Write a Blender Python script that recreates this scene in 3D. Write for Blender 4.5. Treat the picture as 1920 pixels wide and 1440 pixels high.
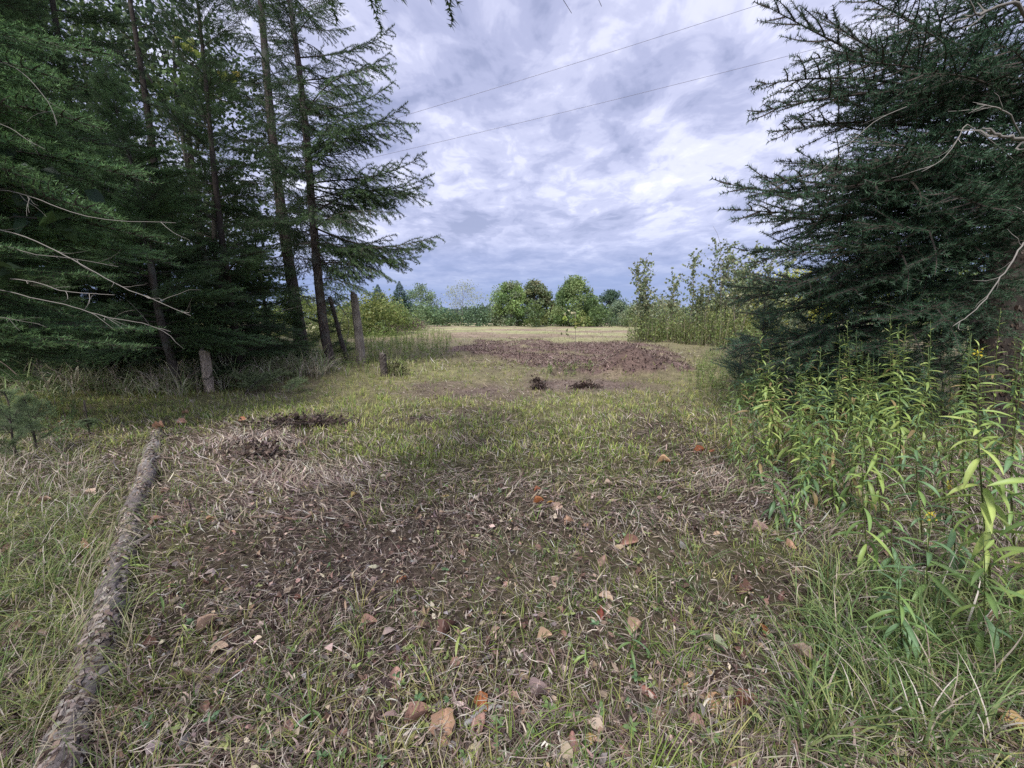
import bpy, math, random
import numpy as np
from mathutils import Matrix, Vector

SC = bpy.context.scene
for o in list(bpy.data.objects):
    bpy.data.objects.remove(o)
COL = SC.collection

# ------------------------------------------------------------------ camera
F_PX, W_PX, H_PX = 723.0, 1920.0, 1440.0
PITCH = math.atan(121.0 / F_PX)
CAM_H = 1.5
cam_data = bpy.data.cameras.new('camera')
cam_data.sensor_width = 36.0
cam_data.lens = 36.0 * F_PX / W_PX
cam_data.clip_start = 0.02
cam_data.clip_end = 6000.0
cam = bpy.data.objects.new('camera', cam_data)
COL.objects.link(cam)
cam.location = (0, 0, CAM_H)
cam.rotation_euler = (math.pi / 2 - PITCH, 0, 0)
SC.camera = cam

# ------------------------------------------------------------------ sky and sun
SUN_EL, SUN_AZ = 50.0, 200.0        # degrees; azimuth clockwise from +Y (straight ahead)
world = bpy.data.worlds.new('World')
SC.world = world
world.use_nodes = True
wt = world.node_tree
wt.nodes.clear()
WN, WL = wt.nodes.new, wt.links.new


def build_world():
    out = WN('ShaderNodeOutputWorld')
    sky = WN('ShaderNodeTexSky')
    sky.sky_type = 'NISHITA'
    sky.sun_disc = False
    sky.sun_elevation = math.radians(SUN_EL)
    sky.sun_rotation = math.radians(SUN_AZ)
    bg_sky = WN('ShaderNodeBackground')
    bg_sky.inputs['Strength'].default_value = 0.10
    WL(sky.outputs[0], bg_sky.inputs['Color'])
    tc = WN('ShaderNodeTexCoord')
    sep = WN('ShaderNodeSeparateXYZ')
    WL(tc.outputs['Generated'], sep.inputs[0])

    def m(op, a, b=None, c=None):
        n = WN('ShaderNodeMath')
        n.operation = op
        for i, v in enumerate((a, b, c)):
            if v is None:
                continue
            if isinstance(v, (int, float)):
                n.inputs[i].default_value = v
            else:
                WL(v, n.inputs[i])
        return n.outputs[0]

    def ramp(x, stops, interp='LINEAR'):
        r = WN('ShaderNodeValToRGB')
        r.color_ramp.interpolation = interp
        el = r.color_ramp.elements
        el[0].position, el[0].color = stops[0][0], (*stops[0][1], 1)
        el[1].position, el[1].color = stops[-1][0], (*stops[-1][1], 1)
        for p, c in stops[1:-1]:
            e = el.new(p)
            e.color = (*c, 1)
        WL(x, r.inputs[0])
        return r.outputs[0]

    z = m('MAXIMUM', sep.outputs[2], 0.0)
    zz = m('ADD', z, 0.09)
    u = m('DIVIDE', sep.outputs[0], zz)
    v = m('DIVIDE', sep.outputs[1], zz)
    comb = WN('ShaderNodeCombineXYZ')
    WL(u, comb.inputs[0])
    WL(v, comb.inputs[1])

    def noise(scale, det, rough, dist, vec, sc=(1, 1, 1), rot=0.0, loc=(0, 0, 0)):
        mp = WN('ShaderNodeMapping')
        mp.inputs['Scale'].default_value = sc
        mp.inputs['Rotation'].default_value = (0, 0, rot)
        mp.inputs['Location'].default_value = loc
        WL(vec, mp.inputs[0])
        n = WN('ShaderNodeTexNoise')
        n.inputs['Scale'].default_value = scale
        n.inputs['Detail'].default_value = det
        n.inputs['Roughness'].default_value = rough
        n.inputs['Distortion'].default_value = dist
        WL(mp.outputs[0], n.inputs['Vector'])
        return n.outputs['Fac']

    big = noise(0.75, 3, 0.5, 0.3, comb.outputs[0], (1.0, 0.7, 1), 0.3, (3.1, 7.7, 0))
    med = noise(2.1, 6, 0.56, 0.5, comb.outputs[0], (1.0, 0.75, 1), 0.5, (11.3, 2.2, 0))
    fine = noise(6.5, 4, 0.6, 0.6, comb.outputs[0], (1.0, 0.8, 1), 0.2, (5.3, 9.2, 0))
    d = m('ADD', m('MULTIPLY', big, 0.28), m('ADD', m('MULTIPLY', med, 0.50), m('MULTIPLY', fine, 0.22)))
    cl = ramp(d, [(0.40, (0.31, 0.34, 0.52)), (0.46, (0.42, 0.445, 0.645)),
                  (0.51, (0.54, 0.56, 0.76)), (0.56, (0.70, 0.715, 0.90)), (0.65, (0.94, 0.95, 1.08))], 'EASE')
    # the flat, bluer underside of the cloud sheet towards the horizon
    nz = m('ADD', z, m('MULTIPLY', m('SUBTRACT', noise(1.6, 4, 0.55, 0.2, tc.outputs['Generated'], (1, 1, 9)), 0.5), 0.11))
    low = ramp(nz, [(0.015, (0.28, 0.36, 0.62)), (0.08, (0.22, 0.29, 0.55)), (0.14, (0.26, 0.31, 0.55)), (0.19, (0.46, 0.49, 0.72)), (0.24, (0.5, 0.52, 0.74))])
    lf = ramp(nz, [(0.07, (1, 1, 1)), (0.24, (0, 0, 0))])
    mix = WN('ShaderNodeMix')
    mix.data_type = 'RGBA'
    WL(lf, mix.inputs[0])
    WL(cl, mix.inputs[6])
    WL(low, mix.inputs[7])
    bg_cl = WN('ShaderNodeBackground')
    WL(mix.outputs[2], bg_cl.inputs['Color'])
    bg_cl.inputs['Strength'].default_value = 0.435
    ms = WN('ShaderNodeMixShader')
    ms.inputs[0].default_value = 0.94
    WL(bg_sky.outputs[0], ms.inputs[1])
    WL(bg_cl.outputs[0], ms.inputs[2])
    WL(ms.outputs[0], out.inputs['Surface'])


build_world()
sun_data = bpy.data.lights.new('sun', 'SUN')
sun_data.energy = 1.5
sun_data.angle = math.radians(17)
sun_data.color = (1.0, 0.97, 0.93)
sun = bpy.data.objects.new('sun', sun_data)
COL.objects.link(sun)
_d = Vector((math.sin(math.radians(SUN_AZ)) * math.cos(math.radians(SUN_EL)),
             math.cos(math.radians(SUN_AZ)) * math.cos(math.radians(SUN_EL)), math.sin(math.radians(SUN_EL))))
sun.rotation_euler = (-_d).to_track_quat('-Z', 'Y').to_euler()
sun.location = (0, 0, 30)

SC.view_settings.view_transform = 'Standard'
SC.view_settings.look = 'None'
SC.view_settings.exposure = 1.52
SC.view_settings.gamma = 1.0
SC.view_settings.use_curve_mapping = False
SC.cycles.use_denoising = False
SC.cycles.max_bounces = 6
SC.cycles.diffuse_bounces = 3
SC.cycles.transmission_bounces = 4
SC.cycles.transparent_max_bounces = 4
SC.cycles.glossy_bounces = 2

# ------------------------------------------------------------------ numpy helpers
R = np.random.RandomState(7)


def hash2(ix, iy, seed):
    h = (ix.astype(np.int64) * 374761393 + iy.astype(np.int64) * 668265263 + seed * 1442695041) & 0xFFFFFFFF
    h = ((h ^ (h >> 13)) * 1274126177) & 0xFFFFFFFF
    h = h ^ (h >> 16)
    return (h & 0xFFFFFF) / float(0xFFFFFF)


def vnoise(x, y, seed=0):
    ix, iy = np.floor(x), np.floor(y)
    fx, fy = x - ix, y - iy
    fx, fy = fx * fx * (3 - 2 * fx), fy * fy * (3 - 2 * fy)
    a, b = hash2(ix, iy, seed), hash2(ix + 1, iy, seed)
    c, d = hash2(ix, iy + 1, seed), hash2(ix + 1, iy + 1, seed)
    return (a * (1 - fx) + b * fx) * (1 - fy) + (c * (1 - fx) + d * fx) * fy


def fbm(x, y, seed=0, oct=4, gain=0.5):
    s, amp, tot = 0.0, 1.0, 0.0
    for k in range(oct):
        s = s + amp * vnoise(x * 2 ** k + 13.7 * k, y * 2 ** k - 7.3 * k, seed + k)
        tot += amp
        amp *= gain
    return s / tot


def sstep(a, b, x):
    t = np.clip((x - a) / (b - a), 0, 1)
    return t * t * (3 - 2 * t)


SP, CP = math.sin(PITCH), math.cos(PITCH)


def proj(x, y, z):
    """point of the place -> pixel of the 1920 x 1440 photograph"""
    x, y, z = np.asarray(x, float), np.asarray(y, float), np.asarray(z, float) - CAM_H
    dep = np.maximum(y * CP - z * SP, 0.05)
    up = y * SP + z * CP
    return W_PX / 2 + F_PX * x / dep, H_PX / 2 - F_PX * up / dep


def ray(px, py):
    u, v = (px - W_PX / 2) / F_PX, (H_PX / 2 - py) / F_PX
    return np.array([u, CP + v * SP, -SP + v * CP])


def at(px, py, Y):
    """the point seen at that pixel whose distance ahead of the camera is Y"""
    d = ray(px, py)
    return np.array([0, 0, CAM_H]) + d * (Y / d[1])


def in_poly(px, py, poly):
    c = np.zeros(np.shape(px), bool)
    n = len(poly)
    for i in range(n):
        x0, y0 = poly[i]
        x1, y1 = poly[(i + 1) % n]
        hit = ((y0 > py) != (y1 > py))
        xi = (x1 - x0) * (py - y0) / ((y1 - y0) if y1 != y0 else 1e-9) + x0
        c ^= hit & (px < xi)
    return c


# ------------------------------------------------------------------ terrain
RISE0 = lambda y: 0.50 * sstep(9, 45, y) - 0.15 * sstep(70, 200, y)
TILLED = [(858, 662), (872, 645), (905, 640), (1080, 641), (1250, 650), (1268, 672), (1276, 697), (1215, 705),
          (1150, 705), (1105, 690), (1040, 697), (985, 688), (930, 676), (880, 668)]


def flat_px(x, y):
    return proj(x, y, RISE0(y))


def soil_mask(x, y):
    px, py = flat_px(x, y)
    jx = (fbm(x * 1.1, y * 0.8, 31) - .5) * 110
    jy = (fbm(x * 1.0, y * 0.5, 41) - .5) * 24
    m = in_poly(px + jx, py + jy, TILLED).astype(float)
    for k in (-1, 1):
        m += in_poly(px + jx + 5 * k, py + jy + 1.5 * k, TILLED)
        m += in_poly(px + jx - 5 * k, py + jy + 1.5 * k, TILLED)
    hole = sstep(.56, .64, fbm(x * .8 + 3, y * 1.1, 37)) * sstep(22, 14, y) * 0 + sstep(.60, .66, fbm(x * .9, y * 1.2, 39))
    return np.where(y > 2, m / 5.0 * (1 - np.clip(hole, 0, 1)), 0)


def gauss(px, py, cx, cy, rx, ry):
    return np.exp(-((px - cx) / rx) ** 2 - ((py - cy) / ry) ** 2)


GREEN = [  # where the mown sward is greener (+) or bare and littered (-)
    (420, 765, 420, 32, .65), (100, 745, 260, 30, .5), (1080, 765, 190, 24, .42), (760, 700, 200, 26, .45),
    (1330, 720, 90, 60, .45), (780, 850, 160, 40, .30), (1000, 870, 340, 60, .26), (650, 800, 200, 22, .2),
    (1180, 860, 140, 60, .22), (100, 1120, 160, 240, .30), (330, 1220, 150, 120, .18), (1400, 1040, 130, 40, .40),
    (1250, 1090, 150, 40, .18), (1650, 1300, 260, 160, .30), (700, 640, 130, 45, .5), (1500, 900, 200, 150, .2),
    (480, 830, 130, 26, -.55), (400, 800, 120, 10, -.3), (780, 790, 60, 9, -.4), (570, 970, 190, 70, -.38),
    (700, 1080, 230, 70, -.32), (960, 965, 160, 50, -.22), (1420, 930, 90, 70, -.38), (1100, 720, 110, 9, -.6), (870, 730, 110, 12, -.4),
    (1240, 820, 60, 26, -.3), (1150, 1370, 90, 60, -.25), (620, 1250, 240, 60, -.1),
    (640, 1110, 120, 40, -.2), (880, 775, 120, 12, -.35), (1300, 845, 60, 12, -.3)]


def green_mask(x, y):
    px, py = flat_px(x, y)
    px = px + (fbm(x * 1.3, y * 1.3, 51) - .5) * 120
    py = py + (fbm(x * 1.1, y * 0.9, 61) - .5) * 40 * np.clip(4 / np.maximum(y, 1), .15, 2)
    g = np.full(np.shape(x), .40)
    for cx, cy, rx, ry, a in GREEN:
        g = g + a * gauss(px, py, cx, cy, rx, ry)
    g = g + (fbm(x * 2.2, y * 2.2, 71) - .5) * .55 + (fbm(x * .6, y * .6, 81) - .5) * .3
    g = np.where(y > 24, g - .05, g)
    return np.clip(g, 0.02, 1)


PILE = at(1190, 700, 10.6)
PILES = [(at(1185, 700, 10.8), .85, .6, .72), (at(1120, 698, 10.8), .5, .4, .08), (at(1250, 690, 11.6), .7, .8, .30),
         (at(880, 662, 15.5), 1.1, .8, .18)]
HUMPS = [(at(480, 850, 4.35), .5, .28, .10), (at(560, 800, 5.4), .55, .3, .09), (at(780, 792, 5.6), .25, .16, .07),
         (at(1010, 725, 8.5), .28, .16, .11), (at(1015, 712, 9.2), .16, .14, .08), (at(1105, 723, 8.6), .40, .12, .09), (at(1075, 693, 10.9), .5, .3, .08),
         (at(1190, 1160, 1.75), .3, .2, .05), (at(1430, 1130, 1.85), .3, .15, -.05)]


def height(x, y):
    x, y = np.asarray(x, float), np.asarray(y, float)
    h = RISE0(y)
    r = np.hypot(x, y)
    h = h + (fbm(x * .35, y * .35, 3) - .5) * .22 * sstep(2, 9, r) * (1 - sstep(60, 120, r))
    h = h + (fbm(x * 1.5, y * 1.5, 5) - .5) * .09 * (1 - sstep(25, 60, r))
    h = h + (fbm(x * 7, y * 7, 9, 3) - .5) * .035 * (1 - sstep(12, 30, r))
    s = soil_mask(x, y)
    h = h + s * (.01 + np.abs(fbm(x * 1.6, y * 2.2, 15) - .5) * .26 + (fbm(x * 8, y * 8, 25, 2) - .5) * .09)
    for (p, rx, ry, a) in PILES:
        h = h + a * np.exp(-((x - p[0]) / rx) ** 2 - ((y - p[1]) / ry) ** 2) * (.75 + .5 * fbm(x * 3, y * 3, 33))
    for (p, rx, ry, a) in HUMPS:
        h = h + a * np.exp(-((x - p[0]) / rx) ** 2 - ((y - p[1]) / ry) ** 2) * (.6 + .8 * fbm(x * 9, y * 9, 35))
    h = h + 6.0 * sstep(250, 900, y) * fbm(x * .004, y * .004, 77)
    return h


H0 = float(height(0.0, 0.9))


def G(px, py):
    """the point of the ground seen at that pixel"""
    d = ray(px, py)
    y0, y1 = 0.6, 150.0
    ys = np.geomspace(.6, 180, 1500)
    t = ys / d[1]
    xx, zz = d[0] * t, CAM_H + d[2] * t
    hh = height(xx, ys)
    i = int(np.argmax(zz < hh))
    if i == 0:
        i = 1499
    return np.array([xx[i], ys[i], hh[i]])


# ------------------------------------------------------------------ mesh building
class MB:
    """collects triangles with a colour per vertex"""

    def __init__(self):
        self.V, self.T, self.C, self.M, self.S = [], [], [], [], []
        self.n = 0

    def add(self, V, T, C, m=0, smooth=False):
        V = np.asarray(V, float).reshape(-1, 3)
        T = np.asarray(T, np.int64).reshape(-1, 3)
        C = np.asarray(C, float)
        if C.ndim == 1:
            C = np.broadcast_to(C[:3], (len(V), 3))
        self.V.append(V)
        self.T.append(T + self.n)
        self.C.append(C[:, :3])
        self.M.append(np.full(len(T), m, np.int32))
        self.S.append(np.full(len(T), smooth, bool))
        self.n += len(V)

    def mesh(self, name, mats):
        V, T, C = np.concatenate(self.V), np.concatenate(self.T), np.concatenate(self.C)
        M, S = np.concatenate(self.M), np.concatenate(self.S)
        me = bpy.data.meshes.new(name)
        me.vertices.add(len(V))
        me.vertices.foreach_set('co', V.astype(np.float32).ravel())
        me.loops.add(len(T) * 3)
        me.loops.foreach_set('vertex_index', T.astype(np.int32).ravel())
        me.polygons.add(len(T))
        me.polygons.foreach_set('loop_start', np.arange(0, len(T) * 3, 3, dtype=np.int32))
        me.polygons.foreach_set('material_index', M)
        me.polygons.foreach_set('use_smooth', S)
        for mt in mats:
            me.materials.append(mt)
        at_ = me.attributes.new('tint', 'FLOAT_COLOR', 'POINT')
        C4 = np.ones((len(V), 4), np.float32)
        C4[:, :3] = C
        at_.data.foreach_set('color', C4.ravel())
        me.update()
        return me


def link(name, data, parent=None, loc=None):
    o = bpy.data.objects.new(name, data)
    COL.objects.link(o)
    if parent is not None:
        o.parent = parent
    if loc is not None:
        o.location = [float(v) for v in loc]
    return o


def tag(o, label=None, cat=None, group=None, kind=None):
    if label:
        o['label'] = label
    if cat:
        o['category'] = cat
    if group:
        o['group'] = group
    if kind:
        o['kind'] = kind
    return o


def tube(pts, rad, sides=6, col=(.2, .2, .2), cap=True, jitter=0.0):
    """pts (n,3), rad (n,), returns V,T,C"""
    pts, rad = np.asarray(pts, float), np.asarray(rad, float)
    n = len(pts)
    tg = np.gradient(pts, axis=0)
    tg /= np.linalg.norm(tg, axis=1)[:, None] + 1e-9
    ref = np.array([0, 0, 1.0]) if abs(tg[:, 2]).mean() < .8 else np.array([1.0, 0, 0])
    a = np.cross(tg, ref)
    a /= np.linalg.norm(a, axis=1)[:, None] + 1e-9
    b = np.cross(tg, a)
    th = np.arange(sides) / sides * 2 * np.pi
    rr = rad[:, None] * (1 + (R.rand(n, sides) - .5) * jitter)
    V = pts[:, None] + rr[..., None] * (np.cos(th)[None, :, None] * a[:, None] + np.sin(th)[None, :, None] * b[:, None])
    V = V.reshape(-1, 3)
    i = np.arange(n - 1)[:, None] * sides
    j = np.arange(sides)[None]
    k = (j + 1) % sides
    q = np.stack([i + j, i + k, i + sides + k, i + sides + j], -1).reshape(-1, 4)
    T = np.concatenate([q[:, [0, 1, 2]], q[:, [0, 2, 3]]])
    if cap:
        V = np.concatenate([V, pts[:1], pts[-1:]])
        jj = np.arange(sides)
        kk = (jj + 1) % sides
        T = np.concatenate([T, np.stack([kk, jj, np.full(sides, n * sides)], -1),
                            np.stack([(n - 1) * sides + jj, (n - 1) * sides + kk, np.full(sides, n * sides + 1)], -1)])
    c = np.asarray(col, float)
    C = np.broadcast_to(c, (len(V), 3)) if c.ndim == 1 else np.concatenate([np.repeat(c, sides, 0), c[:1], c[-1:]] if cap else [np.repeat(c, sides, 0)])
    return V, T, C


def twigs(P0, P1, r0, r1, col):
    """many thin three-sided twigs at once; P0,P1 (n,3)"""
    P0, P1 = np.asarray(P0), np.asarray(P1)
    n = len(P0)
    d = P1 - P0
    d = d / (np.linalg.norm(d, axis=1)[:, None] + 1e-9)
    ref = np.where(np.abs(d[:, 2:3]) < .8, np.array([[0, 0, 1.0]]), np.array([[1.0, 0, 0]]))
    a = np.cross(d, ref)
    a /= np.linalg.norm(a, axis=1)[:, None] + 1e-9
    b = np.cross(d, a)
    V = np.zeros((n, 6, 3))
    for k in range(3):
        t = k * 2 * np.pi / 3
        o = math.cos(t) * a + math.sin(t) * b
        V[:, k] = P0 + o * np.broadcast_to(r0, n)[:, None]
        V[:, 3 + k] = P1 + o * np.broadcast_to(r1, n)[:, None]
    t = np.array([[0, 1, 4], [0, 4, 3], [1, 2, 5], [1, 5, 4], [2, 0, 3], [2, 3, 5]])
    T = (np.arange(n)[:, None, None] * 6 + t[None]).reshape(-1, 3)
    c = np.asarray(col, float)
    C = np.repeat(c, 6, 0) if c.ndim == 2 else np.broadcast_to(c, (n * 6, 3))
    return V.reshape(-1, 3), T, C


def blades(base, az, L, W, th0, dth, daz=0.0, K=3, c0=None, c1=None, blunt=0.0):
    """grass-like blades; th = angle from the vertical, turning by dth over the length"""
    n = len(base)
    bc = lambda a: np.broadcast_to(np.asarray(a, float), (n,)).copy()
    az, L, W, th0, dth, daz = map(bc, (az, L, W, th0, dth, daz))
    V = np.zeros((n, 2 * K + 1, 3))
    C = np.zeros((n, 2 * K + 1, 3))
    p = np.array(base, float)
    c0, c1 = np.broadcast_to(c0, (n, 3)), np.broadcast_to(c1, (n, 3))
    tw = R.uniform(-.6, .6, n)
    for k in range(K + 1):
        s = k / K
        th, a = th0 + dth * s, az + daz * s
        w = W * (1 - s ** 1.6) * (.75 + .5 * min(1, s * 3)) * .5
        sx, sy = -np.sin(a + tw), np.cos(a + tw)
        side = np.stack([sx, sy, 0.25 * np.sin(tw * 5)], -1)
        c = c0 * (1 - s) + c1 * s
        if k < K:
            V[:, 2 * k] = p - side * w[:, None]
            V[:, 2 * k + 1] = p + side * w[:, None]
            C[:, 2 * k] = c
            C[:, 2 * k + 1] = c
        else:
            V[:, 2 * K] = p
            C[:, 2 * K] = c
        step = (L / K)[:, None]
        p = p + step * np.stack([np.sin(th) * np.cos(a), np.sin(th) * np.sin(a), np.cos(th)], -1)
    t = []
    for k in range(K - 1):
        t += [[2 * k, 2 * k + 1, 2 * k + 3], [2 * k, 2 * k + 3, 2 * k + 2]]
    t.append([2 * K - 2, 2 * K - 1, 2 * K])
    T = (np.arange(n)[:, None, None] * (2 * K + 1) + np.array(t)[None]).reshape(-1, 3)
    return V.reshape(-1, 3), T, C.reshape(-1, 3)


def unit(v):
    return v / (np.linalg.norm(v, axis=-1, keepdims=True) + 1e-9)


def cards(P, D, N, L, W, col, fold=0.25, tipc=None):
    """leaves: P base (n,3), D direction, N face normal, 6 vertices and 4 triangles each"""
    n = len(P)
    D = unit(np.asarray(D, float))
    S = unit(np.cross(D, N))
    N = np.cross(S, D)
    L = np.broadcast_to(L, (n,))[:, None]
    W = np.broadcast_to(W, (n,))[:, None]
    V = np.zeros((n, 6, 3))
    V[:, 0] = P
    V[:, 1] = P + D * L * .35 + S * W * .5 + N * W * fold
    V[:, 2] = P + D * L * .35 - S * W * .5 + N * W * fold
    V[:, 3] = P + D * L * .72 + S * W * .36 + N * W * fold * .4
    V[:, 4] = P + D * L * .72 - S * W * .36 + N * W * fold * .4
    V[:, 5] = P + D * L - N * L * .12
    t = np.array([[0, 2, 1], [1, 2, 4], [1, 4, 3], [3, 4, 5]])
    T = (np.arange(n)[:, None, None] * 6 + t[None]).reshape(-1, 3)
    C = np.repeat(np.broadcast_to(col, (n, 3)), 6, 0)
    return V.reshape(-1, 3), T, C


def rdir(n, zb=0.0):
    v = R.normal(size=(n, 3))
    v[:, 2] += zb
    return unit(v)


# ------------------------------------------------------------------ materials
def mat_base(name):
    m = bpy.data.materials.new(name)
    m.use_nodes = True
    nt = m.node_tree
    nt.nodes.clear()
    out = nt.nodes.new('ShaderNodeOutputMaterial')
    return m, nt, out


def mat_leaf(name, trans=0.35, gloss=0.06, rough=0.5, var=0.25, noise=0.0, objcol=False, veins=False):
    m, nt, out = mat_base(name)
    N, Lk = nt.nodes.new, nt.links.new
    a = N('ShaderNodeAttribute')
    a.attribute_name = 'tint'
    col = a.outputs['Color']
    oi = N('ShaderNodeObjectInfo')
    if objcol:
        mx = N('ShaderNodeMix')
        mx.data_type, mx.blend_type = 'RGBA', 'MULTIPLY'
        mx.inputs[0].default_value = 1
        Lk(col, mx.inputs[6])
        Lk(oi.outputs['Color'], mx.inputs[7])
        col = mx.outputs[2]
    if var:
        mr = N('ShaderNodeMapRange')
        mr.inputs['To Min'].default_value = 1 - var
        mr.inputs['To Max'].default_value = 1 + var
        Lk(oi.outputs['Random'], mr.inputs['Value'])
        hs = N('ShaderNodeHueSaturation')
        Lk(mr.outputs[0], hs.inputs['Value'])
        Lk(col, hs.inputs['Color'])
        col = hs.outputs[0]
    if noise:
        tc = N('ShaderNodeTexCoord')
        no = N('ShaderNodeTexNoise')
        no.inputs['Scale'].default_value = 60 if veins else 9
        no.inputs['Detail'].default_value = 4
        Lk(tc.outputs['Object'], no.inputs['Vector'])
        mr2 = N('ShaderNodeMapRange')
        mr2.inputs['From Min'].default_value = .3
        mr2.inputs['From Max'].default_value = .7
        mr2.inputs['To Min'].default_value = 1 - noise
        mr2.inputs['To Max'].default_value = 1 + noise
        Lk(no.outputs['Fac'], mr2.inputs['Value'])
        hs2 = N('ShaderNodeHueSaturation')
        Lk(mr2.outputs[0], hs2.inputs['Value'])
        Lk(col, hs2.inputs['Color'])
        col = hs2.outputs[0]
    d = N('ShaderNodeBsdfDiffuse')
    Lk(col, d.inputs['Color'])
    t = N('ShaderNodeBsdfTranslucent')
    Lk(col, t.inputs['Color'])
    mx1 = N('ShaderNodeMixShader')
    mx1.inputs[0].default_value = trans
    Lk(d.outputs[0], mx1.inputs[1])
    Lk(t.outputs[0], mx1.inputs[2])
    res = mx1.outputs[0]
    if gloss:
        g = N('ShaderNodeBsdfGlossy')
        g.inputs['Roughness'].default_value = rough
        g.inputs['Color'].default_value = (.9, .95, 1, 1)
        mx2 = N('ShaderNodeMixShader')
        mx2.inputs[0].default_value = gloss
        Lk(res, mx2.inputs[1])
        Lk(g.outputs[0], mx2.inputs[2])
        res = mx2.outputs[0]
    Lk(res, out.inputs['Surface'])
    return m


def mat_bark(name, c0, c1, scale=14, stretch=0.35, bump=.5, c2=None, dist=0.02):
    m, nt, out = mat_base(name)
    N, Lk = nt.nodes.new, nt.links.new
    tc = N('ShaderNodeTexCoord')
    mp = N('ShaderNodeMapping')
    mp.inputs['Scale'].default_value = (1, 1, stretch)
    Lk(tc.outputs['Object'], mp.inputs[0])
    v = N('ShaderNodeTexVoronoi')
    v.inputs['Scale'].default_value = scale * 1.6
    no = N('ShaderNodeTexNoise')
    no.inputs['Scale'].default_value = scale
    no.inputs['Detail'].default_value = 7
    no.inputs['Roughness'].default_value = .7
    Lk(mp.outputs[0], no.inputs['Vector'])
    ad = N('ShaderNodeVectorMath')
    ad.operation = 'MULTIPLY_ADD'
    ad.inputs[1].default_value = (.12, .12, .12)
    Lk(no.outputs['Color'], ad.inputs[0])
    Lk(mp.outputs[0], ad.inputs[2])
    Lk(ad.outputs[0], v.inputs['Vector'])
    n2 = N('ShaderNodeTexNoise')
    n2.inputs['Scale'].default_value = 2.3
    n2.inputs['Detail'].default_value = 5
    Lk(tc.outputs['Object'], n2.inputs['Vector'])
    mul = N('ShaderNodeMath')
    mul.operation = 'MULTIPLY'
    Lk(no.outputs['Fac'], mul.inputs[0])
    mrv = N('ShaderNodeMapRange')
    mrv.inputs['From Max'].default_value = .5
    mrv.inputs['To Min'].default_value = 1.25
    mrv.inputs['To Max'].default_value = .5
    Lk(v.outputs['Distance'], mrv.inputs['Value'])
    Lk(mrv.outputs[0], mul.inputs[1])
    cr = N('ShaderNodeValToRGB')
    cr.color_ramp.elements[0].position = .14
    cr.color_ramp.elements[0].color = (*c0, 1)
    cr.color_ramp.elements[1].position = .66
    cr.color_ramp.elements[1].color = (*c1, 1)
    Lk(mul.outputs[0], cr.inputs[0])
    col = cr.outputs[0]
    if c2:
        cr2 = N('ShaderNodeValToRGB')
        cr2.color_ramp.elements[0].position = .52
        cr2.color_ramp.elements[0].color = (0, 0, 0, 1)
        cr2.color_ramp.elements[1].position = .64
        cr2.color_ramp.elements[1].color = (.8, .8, .8, 1)
        Lk(n2.outputs['Fac'], cr2.inputs[0])
        mx = N('ShaderNodeMix')
        mx.data_type = 'RGBA'
        Lk(cr2.outputs[0], mx.inputs[0])
        Lk(col, mx.inputs[6])
        mx.inputs[7].default_value = (*c2, 1)
        col = mx.outputs[2]
    a = N('ShaderNodeAttribute')
    a.attribute_name = 'tint'
    mx = N('ShaderNodeMix')
    mx.data_type, mx.blend_type = 'RGBA', 'MULTIPLY'
    mx.inputs[0].default_value = 1
    Lk(col, mx.inputs[6])
    Lk(a.outputs['Color'], mx.inputs[7])
    col = mx.outputs[2]
    b = N('ShaderNodeBump')
    b.inputs['Strength'].default_value = bump
    b.inputs['Distance'].default_value = dist
    Lk(mul.outputs[0], b.inputs['Height'])
    p = N('ShaderNodeBsdfPrincipled')
    p.inputs['Roughness'].default_value = .9
    p.inputs['Specular IOR Level'].default_value = .2
    Lk(col, p.inputs['Base Color'])
    Lk(b.outputs[0], p.inputs['Normal'])
    Lk(p.outputs[0], out.inputs['Surface'])
    return m


def mat_ground():
    m, nt, out = mat_base('field ground')
    N, Lk = nt.nodes.new, nt.links.new
    a = N('ShaderNodeAttribute')
    a.attribute_name = 'tint'
    tc = N('ShaderNodeTexCoord')
    cols = []
    for sc, det, lo, hi in ((22, 8, .45, 1.6), (3.2, 6, .72, 1.28)):
        n = N('ShaderNodeTexNoise')
        n.inputs['Scale'].default_value = sc
        n.inputs['Detail'].default_value = det
        n.inputs['Roughness'].default_value = .72
        Lk(tc.outputs['Object'], n.inputs['Vector'])
        mr = N('ShaderNodeMapRange')
        mr.inputs['From Min'].default_value = .3
        mr.inputs['From Max'].default_value = .7
        mr.inputs['To Min'].default_value = lo
        mr.inputs['To Max'].default_value = hi
        Lk(n.outputs['Fac'], mr.inputs['Value'])
        cols.append((n, mr))
    mul = N('ShaderNodeMath')
    mul.operation = 'MULTIPLY'
    Lk(cols[0][1].outputs[0], mul.inputs[0])
    Lk(cols[1][1].outputs[0], mul.inputs[1])
    hs = N('ShaderNodeHueSaturation')
    Lk(a.outputs['Color'], hs.inputs['Color'])
    Lk(mul.outputs[0], hs.inputs['Value'])
    b = N('ShaderNodeBump')
    b.inputs['Strength'].default_value = .9
    b.inputs['Distance'].default_value = .03
    Lk(cols[0][0].outputs['Fac'], b.inputs['Height'])
    p = N('ShaderNodeBsdfPrincipled')
    p.inputs['Roughness'].default_value = .95
    p.inputs['Specular IOR Level'].default_value = .15
    Lk(hs.outputs[0], p.inputs['Base Color'])
    Lk(b.outputs[0], p.inputs['Normal'])
    Lk(p.outputs[0], out.inputs['Surface'])
    return m


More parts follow.
